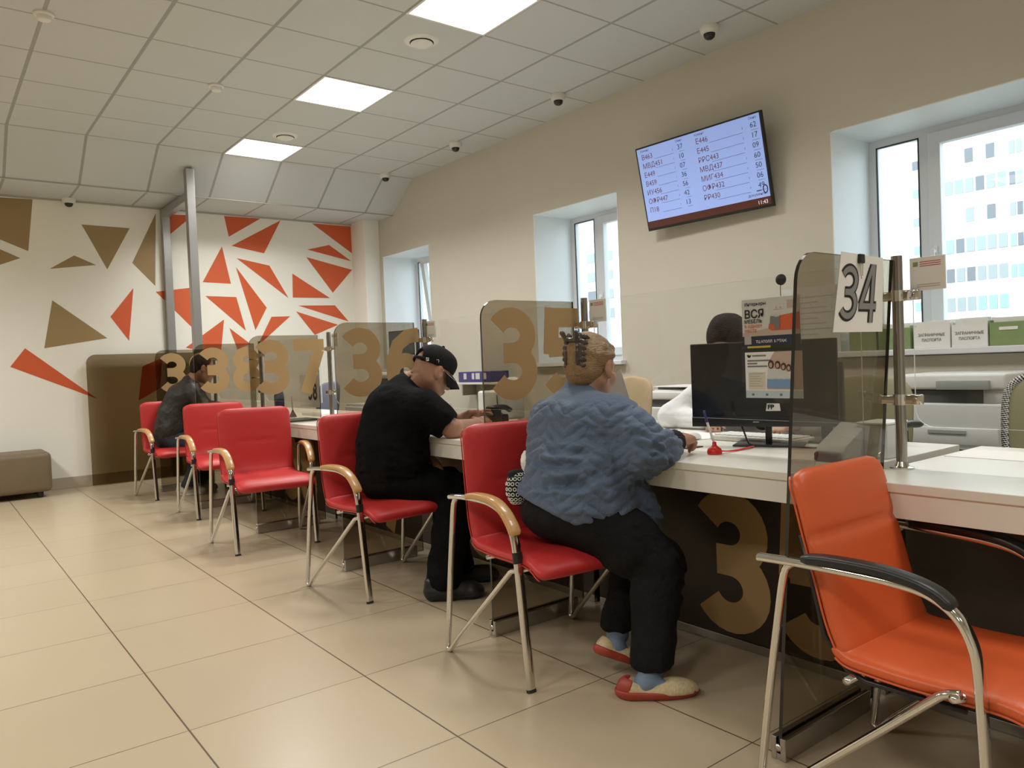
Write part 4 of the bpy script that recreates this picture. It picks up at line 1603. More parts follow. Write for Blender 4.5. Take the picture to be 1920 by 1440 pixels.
T_ = SDF((1.5, 1.45, .05), (2.4, 2.45, .74), .006)
T_.ell(pel + (-.004, 0, -.035), (.172, .196, .118), ax3, .05)
T_.chain([rhip, lerp(rhip, rkn, .55), rkn, lerp(rkn, ran, .35), lerp(rkn, ran, .78), ran + (0, 0, .015)], [.128, .108, .088, .078, .072, .074], .03)
T_.chain([lhip, lerp(lhip, lkn, .55), lkn, lerp(lkn, lan, .4), lan], [.125, .103, .084, .070, .062], .03)
T_.cut(ran + (0, 0, -.005), A3(.06, 0, -1), .004, box=((1.5, 1.45, .05), (2.4, 1.83, .2)))
T_.cut(lan + (0, 0, .0), A3(.0, 0, -1), .004, box=((1.5, 1.83, .05), (2.4, 2.45, .2)))
FT = [([lerp(rhip, rkn, q) + A3(-.06, -.11, .07), lerp(rhip, rkn, q) + A3(.02, -.12, .0), lerp(rhip, rkn, q) + A3(.07, -.09, -.07)], .008, .011) for q in (.40, .56, .72, .88)]
FT += [([rkn + A3(-.08, -.04, -.06 - .05 * k), rkn + A3(0, -.085, -.04 - .05 * k), rkn + A3(.06, -.06, -.05 - .05 * k)], .006, .011) for k in range(3)]


def trouserdisp(V, N):
    d = fbm(V * A3(1, 1, .6), 13, 6) * .014
    for P, dep, wd in FT:
        d += folds(V, P, dep, wd)
    return d


sdf_obj('trousers', T_, M['trousers'], W_, trouserdisp)

o, Q = shoe_mesh(W_, (1.742, 1.752, .0), (1.945, 1.588, .0), 'shoe', M['shoe'], M['shoered'], .043, True, h_heel=.060, sole_t=.027, label='cream woven slip-on shoe with red sole, flat on the floor')
b2 = bmesh.new()
hb = SDF(Q(-.1, -.1, -.02), Q(.3, .1, .14), .004) if False else SDF(np.minimum(Q(-.1, -.08, 0), Q(.35, .08, 0)) - .05, np.maximum(Q(-.1, -.08, 0), Q(.35, .08, 0)) + .12, .004)
hb.ell(Q(.165, 0, .034), (.165 * .261 + .0025, .0365, .0385), [unit(A3(.203, -.164, 0)), unit(A3(-.164, -.203, 0)), A3(0, 0, 1)], .01)
hb.ell(Q(.38, 0, .072), (.275 * .261, .030, .042), [unit(A3(.203, -.164, 0)), unit(A3(-.164, -.203, 0)), A3(0, 0, 1)], .006, 'sub')
hb.cut(Q(.17, 0, .05), unit(A3(.203, -.164, -.10)), .003)
sdf_obj('heel_counter', hb, M['shoered'], o)
hb = SDF(np.minimum(Q(.8, -.08, 0), Q(1.1, .08, 0)) - .05, np.maximum(Q(.8, -.08, 0), Q(1.1, .08, 0)) + .08, .004)
dsh = unit(A3(.203, -.164, 0))
hb.ell(Q(.74, 0, .022), (.265 * .261, .0425, .033), [dsh, np.cross(dsh, (0, 0, 1)), A3(0, 0, 1)], .01)
hb.cut(Q(.90, 0, .03), -dsh, .003)
hb.cut(Q(.93, 0, .010), A3(0, 0, -1), .003)
sdf_obj('toe_cap', hb, M['shoered'], o)
k_ = SDF(ran - .12, ran + .14, .004)
k_.chain([ran + (0, 0, .06), ran + (.002, -.002, -.01), Q(.34, 0, .040), Q(.58, 0, .026)], [.038, .037, .031, .024], .02)
sdf_obj('sock', k_, M['sock'], W_)
o, Q2 = shoe_mesh(W_, (1.800, 1.915, .085), (1.955, 1.835, .012), 'shoe', M['shoe'], M['shoered'], .041, True, up=(.42, 0, 1), h_heel=.060, sole_t=.027, label='cream woven slip-on shoe with red sole, heel raised')
k_ = SDF(lan - .14, lan + .14, .004)
k_.chain([lan + (0, 0, .02), lan + (-.012, -.012, -.015), Q2(.34, 0, .040), Q2(.58, 0, .026)], [.033, .035, .031, .024], .02)
sdf_obj('sock', k_, M['sock'], W_)

# ---------------------------------------------------------------- man in the black cap
BASEM = (1.9, 3.40, 0)
M_ = thing('person', 'man in a black cap, glasses and black T-shirt bent over the desk', 'person', BASEM)
FM = unit((1, .02, 0))
sm = np.cross(FM, (0, 0, 1))
axm = [FM, sm, A3(0, 0, 1)]
pel, abd, chs, nck = A3(1.880, 3.45, .56), A3(1.890, 3.445, .70), A3(1.945, 3.45, .855), A3(2.000, 3.45, 1.000)
hd = A3(2.093, 3.362, 1.068)
hf, hu = unit((.84, -.02, -.50)), (.45, 0, 1)
rsh, lsh = A3(1.975, 3.262, .900), A3(2.00, 3.640, .930)
rel, rwr = A3(2.070, 3.165, .785), A3(2.262, 3.230, .790)
lel, lwr = A3(2.12, 3.62, .80), A3(2.262, 3.395, .812)
rhip, rkn, ran = A3(1.92, 3.35, .50), A3(2.13, 3.262, .455), A3(1.905, 3.040, .095)
lhip, lkn, lan = A3(1.92, 3.56, .50), A3(2.22, 3.48, .46), A3(2.09, 3.20, .095)
B = SDF((1.55, 2.85, .03), (2.55, 3.85, 1.26), .0046)
B.ell(pel, (.13, .165, .12), axm, .05)
B.ell(abd, (.14, .165, .14), axm, .05)
B.ell(chs, (.12, .165, .13), axm, .05)
B.cap(rsh, lsh, .06, .06, .05)
B.cap(nck + (-.05, 0, -.06), nck, .072, .064, .03)
PM = add_head(B, hd, hf, hu, 1.02, True, nck, .064)
for q in (-.052, -.074):                                          # creases on the nape
    B.chain([PM(-.088, -.03, q), PM(-.096, 0, q + .002), PM(-.088, .03, q)], [.004] * 3, .010, 'sub')
B.chain([rsh, rel, rwr], [.058, .047, .030], .02)
B.chain([lsh, lel, lwr], [.058, .045, .030], .02)
add_hand(B, rwr + A3(.008, .004, .004), (.93, .36, .10), (-.1, .45, -1), 1, (.5, .55, .6, .65), .185)
add_hand(B, lwr + A3(.008, -.004, .002), (.90, -.36, .16), (.12, -.70, -.65), -1, (.15, .22, .35, .45), .185, .09)
for a, b, c in ((rhip, rkn, ran), (lhip, lkn, lan)):
    B.chain([a, b, c], [.08, .052, .036], .03)
sdf_obj('body', B, M['skinm'], M_)
# cap: crown with open arch, strap, visor, button
hup = unit(np.array(hu) - hf * np.dot(hu, hf))
r_ = np.cross(hf, hup)
axh = [hf, r_, hup]
S = SDF(hd - .2, hd + .2, .0045)
S.ell(PM(-.010, 0, .040), (.114, .090, .102), axh, .01)
S.ell(PM(.040, 0, .075), (.065, .070, .055), axh, .03)
S.ell(PM(-.010, 0, .026), (.100, .080, .088), axh, .004, 'sub')
S.cut(PM(.085, 0, .030), -hup + .10 * hf, .003)
S.ell(PM(-.125, 0, .034), (.050, .038, .040), axh, .004, 'sub')
cap_ = sdf_obj('cap', S, M['cap'], M_, lambda V, N: .0015 * fbm(V, 30, 2))
b2 = bmesh.new()
nu, nv = 18, 7
rows = {}
for side in (0, 1):
    for i in range(nu + 1):
        th = math.radians(-72 + 144 * i / nu)
        for j in range(nv + 1):
            t_ = j / nv
            reach = .072 * math.cos(th) ** .6 if math.cos(th) > 0 else 0
            x = -.010 + .108 * math.cos(th) + reach * t_ * 1.05
            y = .086 * math.sin(th) * (1 + .04 * t_)
            z = .030 - .012 * t_ * 1.2 - .55 * y * y / .09 * (.6 + .4 * t_) - .022 * t_ * t_ + .004 * (1 - side)
            rows[side, i, j] = b2.verts.new(PM(x, y, z))
for i in range(nu):
    for j in range(nv):
        b2.faces.new((rows[0, i, j], rows[0, i + 1, j], rows[0, i + 1, j + 1], rows[0, i, j + 1]))
        b2.faces.new((rows[1, i, j], rows[1, i, j + 1], rows[1, i + 1, j + 1], rows[1, i + 1, j]))
    b2.faces.new((rows[0, i, nv], rows[0, i + 1, nv], rows[1, i + 1, nv], rows[1, i, nv]))
bmesh.ops.recalc_face_normals(b2, faces=b2.faces)
obj('visor', b2, M['cap'], cap_, True, off=BASEM)
b2 = bmesh.new()
st = [PM(-.012 + .111 * math.cos(math.radians(q)), .088 * math.sin(math.radians(q)), .022) for q in range(130, 231, 10)]
add_tube(b2, st, .0085, .0022, tuple(hup), 8, True, 0, 4)
obj('strap', b2, M['cap'], cap_, True, off=BASEM)
b2 = add_box(bmesh.new(), (-.007, -.004, -.009), (.007, .004, .009), .002)
bmesh.ops.transform(b2, matrix=Matrix.Translation(PM(-.092, .069, .022)), verts=b2.verts)
obj('buckle', b2, M['chrome'], cap_, 'auto', off=BASEM)
b2 = bmesh.new()
bmesh.ops.create_uvsphere(b2, u_segments=14, v_segments=8, radius=.009, matrix=Matrix.Translation(PM(-.004, 0, .143)))
obj('button', b2, M['cap'], cap_, True, off=BASEM)
obj('eyelet', tube([PM(-.040, .090, .030), PM(-.042, .0925, .040), PM(-.048, .0915, .044), PM(-.052, .089, .038)], .0018, seg=6), M['chrome'], cap_, True, off=BASEM)
# spectacles
gl = bmesh.new()
for sg in (-1, 1):
    add_tube(gl, [PM(-.012, sg * .080, .014), PM(.04, sg * .079, .010), PM(.100, sg * .066, .004)], .0022, .003, tuple(hup), 8)
    rim = [PM(.110 - .012 * abs(math.cos(q)) * (1 if math.cos(q) * sg > 0 else .2), sg * .034 + .027 * math.cos(q), -.004 + .019 * math.sin(q)) for q in [2 * PI * k / 24 for k in range(25)]]
    add_tube(gl, rim, .0018, seg=6, cap=False)
add_tube(gl, [PM(.111, -.010, .002), PM(.114, 0, .005), PM(.111, .010, .002)], .0018, seg=6)
G_ = obj('spectacles', gl, M['post'], M_, True, off=BASEM)
for sg in (-1, 1):
    l2 = bmesh.new()
    l2.faces.new([l2.verts.new(PM(.1085, sg * .034 + .026 * math.cos(q), -.004 + .018 * math.sin(q))) for q in [2 * PI * k / 20 for k in range(20)]])
    obj('lens', l2, M['lens'], G_, off=BASEM)
    b2 = bmesh.new()
    bmesh.ops.create_uvsphere(b2, u_segments=14, v_segments=10, radius=.0130, matrix=Matrix.Translation(PM(.0835, sg * .031, .002)))
    e_ = obj('eye', b2, M['eyew'], M_, True, off=BASEM)
    b2 = bmesh.new()
    bmesh.ops.create_uvsphere(b2, u_segments=12, v_segments=8, radius=.0066, matrix=Matrix.Translation(PM(.0920, sg * .031, -.001)))
    obj('iris', b2, M['iris'], e_, True, off=BASEM)
# T-shirt
J = SDF((1.55, 2.95, .36), (2.35, 3.90, 1.12), .006)
J.ell(pel + (-.005, 0, .01), (.160, .195, .16), axm, .06)
J.ell(abd + (-.005, 0, 0), (.178, .200, .18), axm, .08)
J.ell(chs + (-.03, 0, .01), (.158, .200, .160), axm, .08)
J.cap(rsh + (-.02, .01, -.012), lsh + (-.02, -.01, -.012), .088, .088, .08)
J.cap(nck + (-.055, 0, -.065), nck + (-.012, 0, -.010), .098, .080, .05)
J.chain([rsh, lerp(rsh, rel, .55), lerp(rsh, rel, 1.02)], [.090, .080, .070], .04)
J.chain([lsh, lerp(lsh, lel, .55), lerp(lsh, lel, 1.0)], [.090, .080, .070], .04)
J.ell(nck + hf * .04 + (-.0, 0, .035), (.084, .084, .070), None, .006, 'sub')
da = unit(rel - rsh)
J.cut(lerp(rsh, rel, .86), da, .004, box=(lerp(rsh, rel, .86) - .14, lerp(rsh, rel, .86) + .14))
da = unit(lel - lsh)
J.cut(lerp(lsh, lel, .86), da, .004, box=(lerp(lsh, lel, .86) - .14, lerp(lsh, lel, .86) + .14))
J.cut(pel + (0, 0, -.075), A3(0, 0, -1), .01)
FS = [([abd - FM * .18 + (0, 0, z), abd - FM * .10 + sm * .16 + (0, 0, z - .02), abd + FM * .08 + sm * .20 + (0, 0, z - .06)], .009, .012) for z in (.02, -.035, -.08, -.12)]
FS += [([rsh + (-.06, -.05, -.03), rsh + (-.02, -.07, -.10), abd + FM * .04 + sm * .19 + (0, 0, .07)], .012, .014), ([lerp(rsh, rel, .3) + (-.05, -.05, .03), lerp(rsh, rel, .5) + (.0, -.08, .0)], .008, .011)]


def shirtdisp(V, N):
    d = fbm(V * A3(1, 1, 1.5), 8, 14) * .015
    for P, dep, wd in FS:
        d += folds(V, P, dep, wd)
    return d


sdf_obj('t_shirt', J, M['blackcloth'], M_, shirtdisp)
T_ = SDF((1.55, 2.80, .03), (2.5, 3.85, .74), .007)
T_.ell(pel + (-.002, 0, -.03), (.158, .190, .125), axm, .05)
T_.chain([rhip, lerp(rhip, rkn, .55), rkn, lerp(rkn, ran, .45), ran], [.118, .105, .090, .088, .082], .03)
T_.chain([lhip, lerp(lhip, lkn, .55), lkn, lerp(lkn, lan, .45), lan], [.118, .100, .088, .085, .080], .03)
T_.cut(A3(0, 0, .062), A3(0, 0, -1), .004)
sdf_obj('trousers', T_, M['blackcloth'], M_, lambda V, N: fbm(V * A3(1, 1, .7), 12, 8) * .018)
shoe_mesh(M_, (1.815, 3.082, 0), (2.065, 2.945, 0), 'shoe', M['shoeblack'], M['rubber'], .047, False, h_heel=.085, sole_t=.024)
shoe_mesh(M_, (2.03, 3.235, 0), (2.285, 3.125, 0), 'shoe', M['shoeblack'], M['rubber'], .047, False, h_heel=.085, sole_t=.024)

# ---------------------------------------------------------------- man in the dark jacket
BASEP = (1.9, 7.55, 0)
P_ = thing('person', 'dark-haired man in a dark brown jacket and jeans seen through the glass 38 and 39', 'person', BASEP)
FP = unit((1, -.1, 0))
sp_ = np.cross(FP, (0, 0, 1))
axp = [FP, sp_, A3(0, 0, 1)]
pel, abd, chs, nck = A3(1.83, 7.570, .56), A3(1.86, 7.565, .72), A3(1.935, 7.550, .885), A3(2.02, 7.510, 1.05)
hd = A3(2.11, 7.450, 1.165)
hf, hu = unit((.90, -.08, -.38)), (.3, 0, 1)
rsh, lsh = A3(1.99, 7.360, .955), A3(2.00, 7.720, .965)
rel, rwr = A3(2.05, 7.250, .80), A3(2.24, 7.350, .79)
lel, lwr = A3(2.10, 7.750, .80), A3(2.28, 7.570, .79)
rhip, rkn, ran = A3(1.87, 7.460, .50), A3(2.06, 7.350, .44), A3(1.90, 7.370, .10)
lhip, lkn, lan = A3(1.87, 7.670, .50), A3(2.15, 7.610, .46), A3(2.05, 7.530, .10)
B = SDF((1.55, 7.1, .03), (2.5, 8.0, 1.36), .008)
B.ell(pel, (.13, .16, .12), axp, .05)
B.ell(abd, (.12, .15, .14), axp, .05)
B.ell(chs, (.11, .16, .13), axp, .05)
B.cap(rsh, lsh, .055, .055, .05)
B.cap(nck + (-.04, 0, -.06), nck, .062, .055, .03)
PP = add_head(B, hd, hf, hu, 1.0, True, nck, .056)
for a, b, c in ((rsh, rel, rwr), (lsh, lel, lwr)):
    B.chain([a, b, c], [.05, .042, .028], .02)
add_hand(B, rwr, (.9, .4, 0), (0, 0, -1), 1)
add_hand(B, lwr, (.9, -.3, 0), (0, 0, -1), -1)
for a, b, c in ((rhip, rkn, ran), (lhip, lkn, lan)):
    B.chain([a, b, c], [.08, .052, .038], .03)
sdf_obj('body', B, M['skinm'], P_)
hup = unit(np.array(hu) - hf * np.dot(hu, hf))
axh = [hf, np.cross(hf, hup), hup]
S = SDF(hd - .17, hd + .17, .006)
S.ell(PP(-.026, 0, .032), (.102, .084, .094), axh, .02)
S.ell(PP(-.065, 0, -.03), (.042, .06, .055), axh, .03)
S.cut(PP(.058, 0, .082), .83 * hf - .55 * hup, .012)
S.cut(PP(0, 0, -.075), -hup, .01)
sdf_obj('hair', S, M['hairm'], P_, lambda V, N: .003 * fbm(V, 50, 1))
J = SDF((1.55, 7.1, .36), (2.4, 8.0, 1.18), .008)
J.ell(pel + (0, 0, .03), (.155, .185, .15), axp, .06)
J.ell(abd, (.155, .185, .17), axp, .07)
J.ell(chs + (-.01, 0, 0), (.14, .185, .15), axp, .07)
J.cap(rsh + (0, 0, -.01), lsh + (0, 0, -.01), .082, .082, .06)
J.cap(nck + (-.05, 0, -.07), nck + (-.01, 0, .0), .085, .072, .04)
J.chain([rsh, rel, lerp(rel, rwr, .9)], [.082, .070, .050], .03)
J.chain([lsh, lel, lerp(lel, lwr, .9)], [.082, .070, .050], .03)
J.ell(nck + hf * .035 + (0, 0, .03), (.068, .068, .055), None, .006, 'sub')
J.cut(pel + (0, 0, -.045), A3(.25, 0, -1), .01)
sdf_obj('jacket', J, M['leather'], P_, lambda V, N: fbm(V, 9, 21) * .022)
T_ = SDF((1.55, 7.1, .05), (2.4, 8.0, .72), .008)
T_.ell(pel + (0, 0, -.02), (.15, .18, .125), axp, .05)
T_.chain([rhip, rkn, lerp(rkn, ran, .5), ran], [.11, .080, .068, .062], .03)
T_.chain([lhip, lkn, lerp(lkn, lan, .5), lan], [.11, .080, .068, .062], .03)
T_.cut(A3(0, 0, .085), A3(0, 0, -1), .004)
sdf_obj('jeans', T_, M['jeans'], P_, lambda V, N: fbm(V, 12, 8) * .016)
shoe_mesh(P_, (1.82, 7.45, 0), (2.06, 7.36, 0), 'shoe', M['sneaker'], M['white'], .046, False, h_heel=.09)
shoe_mesh(P_, (1.97, 7.60, 0), (2.21, 7.53, 0), 'shoe', M['sneaker'], M['white'], .046, False, h_heel=.09)

# ---------------------------------------------------------------- clerk
BASEC = (3.2, 2.20, 0)
C0 = thing('person', 'dark-haired clerk in a white shirt bending over papers behind the monitor', 'person', BASEC)
pel, abd, chs, nck = A3(3.35, 2.30, .56), A3(3.31, 2.28, .72), A3(3.22, 2.26, .89), A3(3.13, 2.24, 1.03)
hd = A3(3.05, 2.23, 1.155)
hf, hu = unit((-.66, -.08, -.72)), (-.7, 0, .7)
rsh, lsh = A3(3.17, 2.43, .94), A3(3.15, 2.06, .94)
rel, rwr = A3(3.00, 2.56, .80), A3(2.98, 2.32, .778)
lel, lwr = A3(3.17, 1.84, .80), A3(2.99, 1.86, .778)
lkn, rkn = A3(2.98, 2.12, .5), A3(2.98, 2.42, .5)
B = SDF((2.45, 1.7, .03), (3.6, 2.75, 1.34), .008)
FC = A3(-1, 0, 0)
B.ell(pel, (.13, .16, .12), None, .05)
B.ell(abd, (.12, .15, .14), None, .05)
B.ell(chs, (.11, .155, .13), None, .05)
B.cap(rsh, lsh, .05, .05, .05)
B.cap(nck + (.03, 0, -.06), nck, .058, .05, .03)
PC = add_head(B, hd, hf, hu, .98, True, nck, .052)
for a, b, c in ((rsh, rel, rwr), (lsh, lel, lwr)):
    B.chain([a, b, c], [.046, .038, .026], .02)
add_hand(B, rwr, (-.6, -.7, 0), (0, 0, -1), 1, (.4, .5, .5, .5), L=.165)
add_hand(B, lwr, (-.92, .25, 0), (0, .1, -1), -1, (.5, .6, .7, .7), L=.165)
B.chain([pel + (0, -.1, -.04), lkn, A3(2.99, 2.12, .08)], [.08, .055, .04], .03)
B.chain([pel + (0, .1, -.04), rkn, A3(2.99, 2.42, .08)], [.08, .055, .04], .03)
sdf_obj('body', B, M['skinc'], C0)
hup = unit(np.array(hu) - hf * np.dot(hu, hf))
axh = [hf, np.cross(hf, hup), hup]
S = SDF(hd - .18, hd + .18, .006)
S.ell(PC(-.018, 0, .030), (.112, .100, .104), axh, .02)
S.ell(PC(-.02, 0, .10), (.05, .045, .05), axh, .03)
S.ell(PC(-.07, 0, -.02), (.055, .07, .07), axh, .03)
S.cut(PC(.066, 0, .074), .90 * hf - .42 * hup, .012)
sdf_obj('hair', S, M['hairm'], C0, lambda V, N: .003 * fbm(V, 40, 1))
J = SDF((2.5, 1.7, .42), (3.6, 2.75, 1.14), .008)
J.ell(pel + (0, 0, .03), (.145, .18, .15), None, .06)
J.ell(abd, (.145, .175, .17), None, .07)
J.ell(chs, (.135, .175, .15), None, .07)
J.cap(rsh, lsh, .072, .072, .06)
J.cap(nck + (.03, 0, -.06), nck + (0, 0, .0), .075, .065, .04)
J.chain([rsh, rel, lerp(rel, rwr, .85)], [.075, .064, .045], .03)
J.chain([lsh, lel, lerp(lel, lwr, .85)], [.075, .064, .045], .03)
J.ell(nck + hf * .03 + (0, 0, .03), (.062, .062, .05), None, .006, 'sub')
J.cut(pel + (0, 0, -.06), A3(0, 0, -1), .01)
sdf_obj('shirt', J, M['shirt'], C0, lambda V, N: fbm(V, 9, 31) * .018)
T_ = SDF((2.7, 1.8, .05), (3.6, 2.75, .70), .010)
T_.ell(pel + (0, 0, -.03), (.145, .175, .12), None, .05)
T_.chain([pel + (0, -.1, -.04), lkn, A3(2.99, 2.12, .06)], [.105, .075, .06], .03)
T_.chain([pel + (0, .1, -.04), rkn, A3(2.99, 2.42, .06)], [.105, .075, .06], .03)
sdf_obj('trousers', T_, M['trousers'], C0)
for y in (2.12, 2.42):
    shoe_mesh(C0, (3.06, y, 0), (2.81, y, 0), 'shoe', M['shoeblack'], M['rubber'], .043, False, h_heel=.08)


# ================================================================== THINGS ON AND BEHIND THE DESKS
def plane(o, r, u):
    """local frame for flat things: to(a, b, e) with e towards the viewer side"""
    o, r, u = Vector(o), Vector(r).normalized(), Vector(u).normalized()
    n = r.cross(u)
    return lambda a, b, e=0.0: tuple(o + r * a + u * b + n * e)


def solid(to, a0, b0, a1, b1, e0, e1, bevel=0.0, seg=2):
    b2 = slab(to, a0, b0, a1, b1, e0, e1)
    if bevel:
        bmesh.ops.bevel(b2, geom=list(b2.edges), offset=bevel, segments=seg, profile=.5, affect='EDGES')
    return b2


# customer display on desk 35
MB = Vector((2.545, 1.705, ZD))
mr = Vector((.43, -.903, 0)).normalized()         # towards the right of the picture
mt = plane((0, 0, 0), mr, (0, 0, 1))
mon = thing('monitor', 'switched-off black monitor on the desk of the woman in blue', 'monitor', MB)
obj('housing', solid(mt, -.284, .078, .255, .405, -.032, 0, .004), M['black'], mon, 'auto')
obj('panel', solid(mt, -.280, .118, .251, .401, 0, .0012), M['gloss'], mon)
obj('chin', solid(mt, -.284, .078, .255, .1165, 0, .003, .001), M['black'], mon, 'auto')
obj('brand_plate', solid(mt, -.050, .094, -.028, .098, .003, .0036), M['greyp'], mon)
g = [poly_geo(lambda a, b: mt(a, b, .0018), [(-.002, .138), (.052, .138), (.049, .166), (.003, .167)])]
obj('sticker', merge(*g), M['paper'], mon)
obj('sticker_text', merge(text_geo('FP', .024, lambda a, b: mt(.005 + a, .145 + b, .0026), bold=.001)), M['ink'], mon)
b2 = solid(mt, -.012, .004, .012, .20, -.052, -.034, .003)
obj('stand', b2, M['black'], mon, 'auto')
b2 = box((-.13, -.09, .0005), (.13, .09, .008), .004)
bmesh.ops.rotate(b2, verts=b2.verts, cent=(0, 0, 0), matrix=Matrix.Rotation(math.atan2(mr.y, mr.x), 3, 'Z'))
bmesh.ops.translate(b2, verts=b2.verts, vec=mt(0, 0, -.08))
obj('base', b2, M['black'], mon, 'auto')
cb = catmull([Vector(mt(-.10, .09, -.02)), Vector(mt(-.085, .05, -.01)), Vector(mt(-.06, .012, .02)), Vector(mt(.0, .006, .03)), Vector(mt(.09, .005, .02)), Vector(mt(.18, .005, .05)), Vector(mt(.26, .005, .0))], 8)
obj('cable', tube(cb, .0035, seg=8), M['black'], mon, True)

# grey second display behind the glass 34
t = thing('monitor', 'grey back of a monitor seen through the glass 34', 'monitor', (2.80, 1.62, ZD))
g2 = plane((0, 0, 0), (.25, -.97, 0), (0, 0, 1))
obj('housing', solid(g2, -.085, .075, .075, .315, -.03, 0, .006), M['darkgrey'], t, 'auto')
obj('stand', solid(g2, -.02, .005, .02, .15, -.055, -.032, .003), M['black'], t, 'auto')
obj('base', box((-.08, -.08, .0005), (.08, .08, .010), .004), M['black'], t, 'auto')

# pen on a red holder with its strap
t = thing('pen_holder', 'red desk pen holder with a blue and white pen by the monitor', 'pen holder', (2.262, 1.735, ZD))
obj('base', add_lathe(bmesh.new(), [(0, .0005), (.026, .0005), (.027, .010), (.024, .020), (.014, .027), (.008, .033), (.007, .045), (0, .045)]), M['redplastic'], t, 'auto')
obj('pen_barrel', add_cyl(bmesh.new(), (0, 0, .038), (-.022, .012, .118), .0042, .0046), M['white'], t, True)
obj('pen_cap', add_cyl(bmesh.new(), (-.022, .012, .118), (-.031, .017, .160), .0052, .0042), M['blue'], t, True)
st = catmull([(.01, -.005, .012), (.06, -.01, .006), (.12, -.012, .004), (.19, -.010, .006), (.25, .005, .005)], 8)
obj('strap', add_tube(bmesh.new(), st, .0065, .0025, (0, 1, 0), 8, True, 0, 3), M['redplastic'], t, True)

tag(obj('passport', box((2.325, 1.905, ZD + .0005), (2.415, 2.03, ZD + .0045), .0015), M['maroon']), 'dark passport lying under the hand of the woman in blue', 'passport')
t = thing('keyboard', 'cream keyboard on the desk behind the monitor', 'keyboard', (2.70, 1.84, ZD))
obj('body', box((-.07, -.20, .0005), (.07, .20, .022), .006), M['desk'], t, 'auto')
kb = bmesh.new()
for i in range(5):
    for j in range(14):
        add_box(kb, (-.058 + i * .0235, -.188 + j * .027, .0222), (-.058 + i * .0235 + .019, -.188 + j * .027 + .022, .028), .002, 1)
obj('keys', kb, M['white'], t)
t = thing('computer_mouse', 'white computer mouse beside the keyboard', 'mouse', (2.60, 2.11, ZD))
b2 = SDF((2.53, 2.05, ZD), (2.67, 2.17, ZD + .06), .004)
b2.ell((2.60, 2.11, ZD + .004), (.052, .030, .030), None, .005)
b2.cut((2.6, 2.11, ZD + .001), (0, 0, -1))
sdf_obj('body', b2, M['white'], t)
for k, (x, y, r_a, l) in enumerate(((2.62, 2.42, .3, 'white paper sheet on the desk left of the clerk, nearer one'), (2.74, 2.20, -.2, 'white paper sheet on the desk under the clerk, farther one'))):
    b2 = box((-.105, -.148, .0005 + .001 * k), (.105, .148, .0012 + .001 * k))
    o = tag(obj('paper_sheet', b2, M['paper']), l, 'paper')
    o.location = (x, y, ZD)
    o.rotation_euler = (0, 0, r_a)
# sheet raised in the woman's left hand
b2 = bmesh.new()
q = [(2.24, 2.245, .815), (2.215, 2.10, .84), (2.199, 2.087, .945), (2.177, 2.108, 1.060), (2.17, 2.24, .98)]
v1 = [b2.verts.new(p) for p in q]
v2 = [b2.verts.new(Vector(p) + Vector((.0012, 0, .0004))) for p in q]
b2.faces.new(v1)
b2.faces.new(list(reversed(v2)))
for i in range(5):
    b2.faces.new((v1[i], v2[i], v2[(i + 1) % 5], v1[(i + 1) % 5]))
bmesh.ops.recalc_face_normals(b2, faces=b2.faces)
tag(obj('paper_sheet', b2, M['paper']), 'white paper held up in front of the face of the woman in blue', 'paper')

# posters on the clear screen
pst = plane((SX - .003, 1.637, 1.125), (0, -1, 0), (0, 0, 1))
pw, ph = .226, .163
t = thing('poster', 'furniture shop poster with orange sofa on the clear screen', 'poster', (SX - .003, 1.637, 1.125))
pl = plane((0, 0, 0), (0, -1, 0), (0, 0, 1))
obj('holder', solid(pl, -.012, -.010, pw + .006, ph + .006, -.0025, -.0005, .0006), M['clear'], t)
obj('sheet', solid(pl, 0, 0, pw, ph, 0, .0008), M['printgrey'], t)
e1 = lambda a, b: pl(a, b, .0014)
e2 = lambda a, b: pl(a, b, .0020)
e3 = lambda a, b: pl(a, b, .0036)
obj('footer_band', merge(rect_geo(e1, 0, 0, pw, .034)), M['navy'], t)
obj('floor_print', merge(poly_geo(e1, [(0, .034), (pw, .034), (pw, .060), (.10, .058), (0, .046)])), M['pinkbeige'], t)
obj('sofa_print', merge(poly_geo(e2, [(.105, .058), (.118, .050), (pw - .002, .050), (pw - .002, .108), (.150, .100), (.135, .078), (.108, .074)])), M['orangep'], t)
obj('cushion_print', merge(poly_geo(e3, [(.128, .052), (.150, .056), (.152, .098), (.132, .094)]), poly_geo(e3, [(.112, .072), (.13, .07), (.132, .098), (.115, .1)])), M['greyink'], t)
obj('shelf_print', merge(rect_geo(e1, .125, .120, .165, .122), rect_geo(e1, .178, .122, .21, .150), rect_geo(e1, .135, .124, .14, .132), rect_geo(e1, .15, .124, .158, .130)), M['pinkbeige'], t)
g = [text_geo('ВСЯ', .040, lambda a, b: e3(.010 + a, .098 + b), bold=.0007), text_geo('МЕБЕЛЬ', .0175, lambda a, b: e3(.010 + a, .080 + b), bold=.0003), text_geo('Интерьеры', .016, lambda a, b: e3(.012 + a, .141 + b), bold=.0002)]
obj('headline', merge(*g), M['ink'], t)
g = [text_geo('В ОДНОМ', .0145, lambda a, b: e3(.010 + a, .064 + b), bold=.0002), text_geo('МЕСТЕ', .0145, lambda a, b: e3(.010 + a, .048 + b), bold=.0002)]
obj('second_line', merge(*g), M['orangep'], t)
g = [text_geo('ТЦ АТОЛЛ  5 ЭТАЖ', .0125, lambda a, b: e3(.055 + a, .010 + b), bold=.0003)]
obj('footer_text', merge(*g), M['paper'], t)
obj('code_field', merge(rect_geo(e2, .008, .006, .036, .036)), M['lightink'], t)

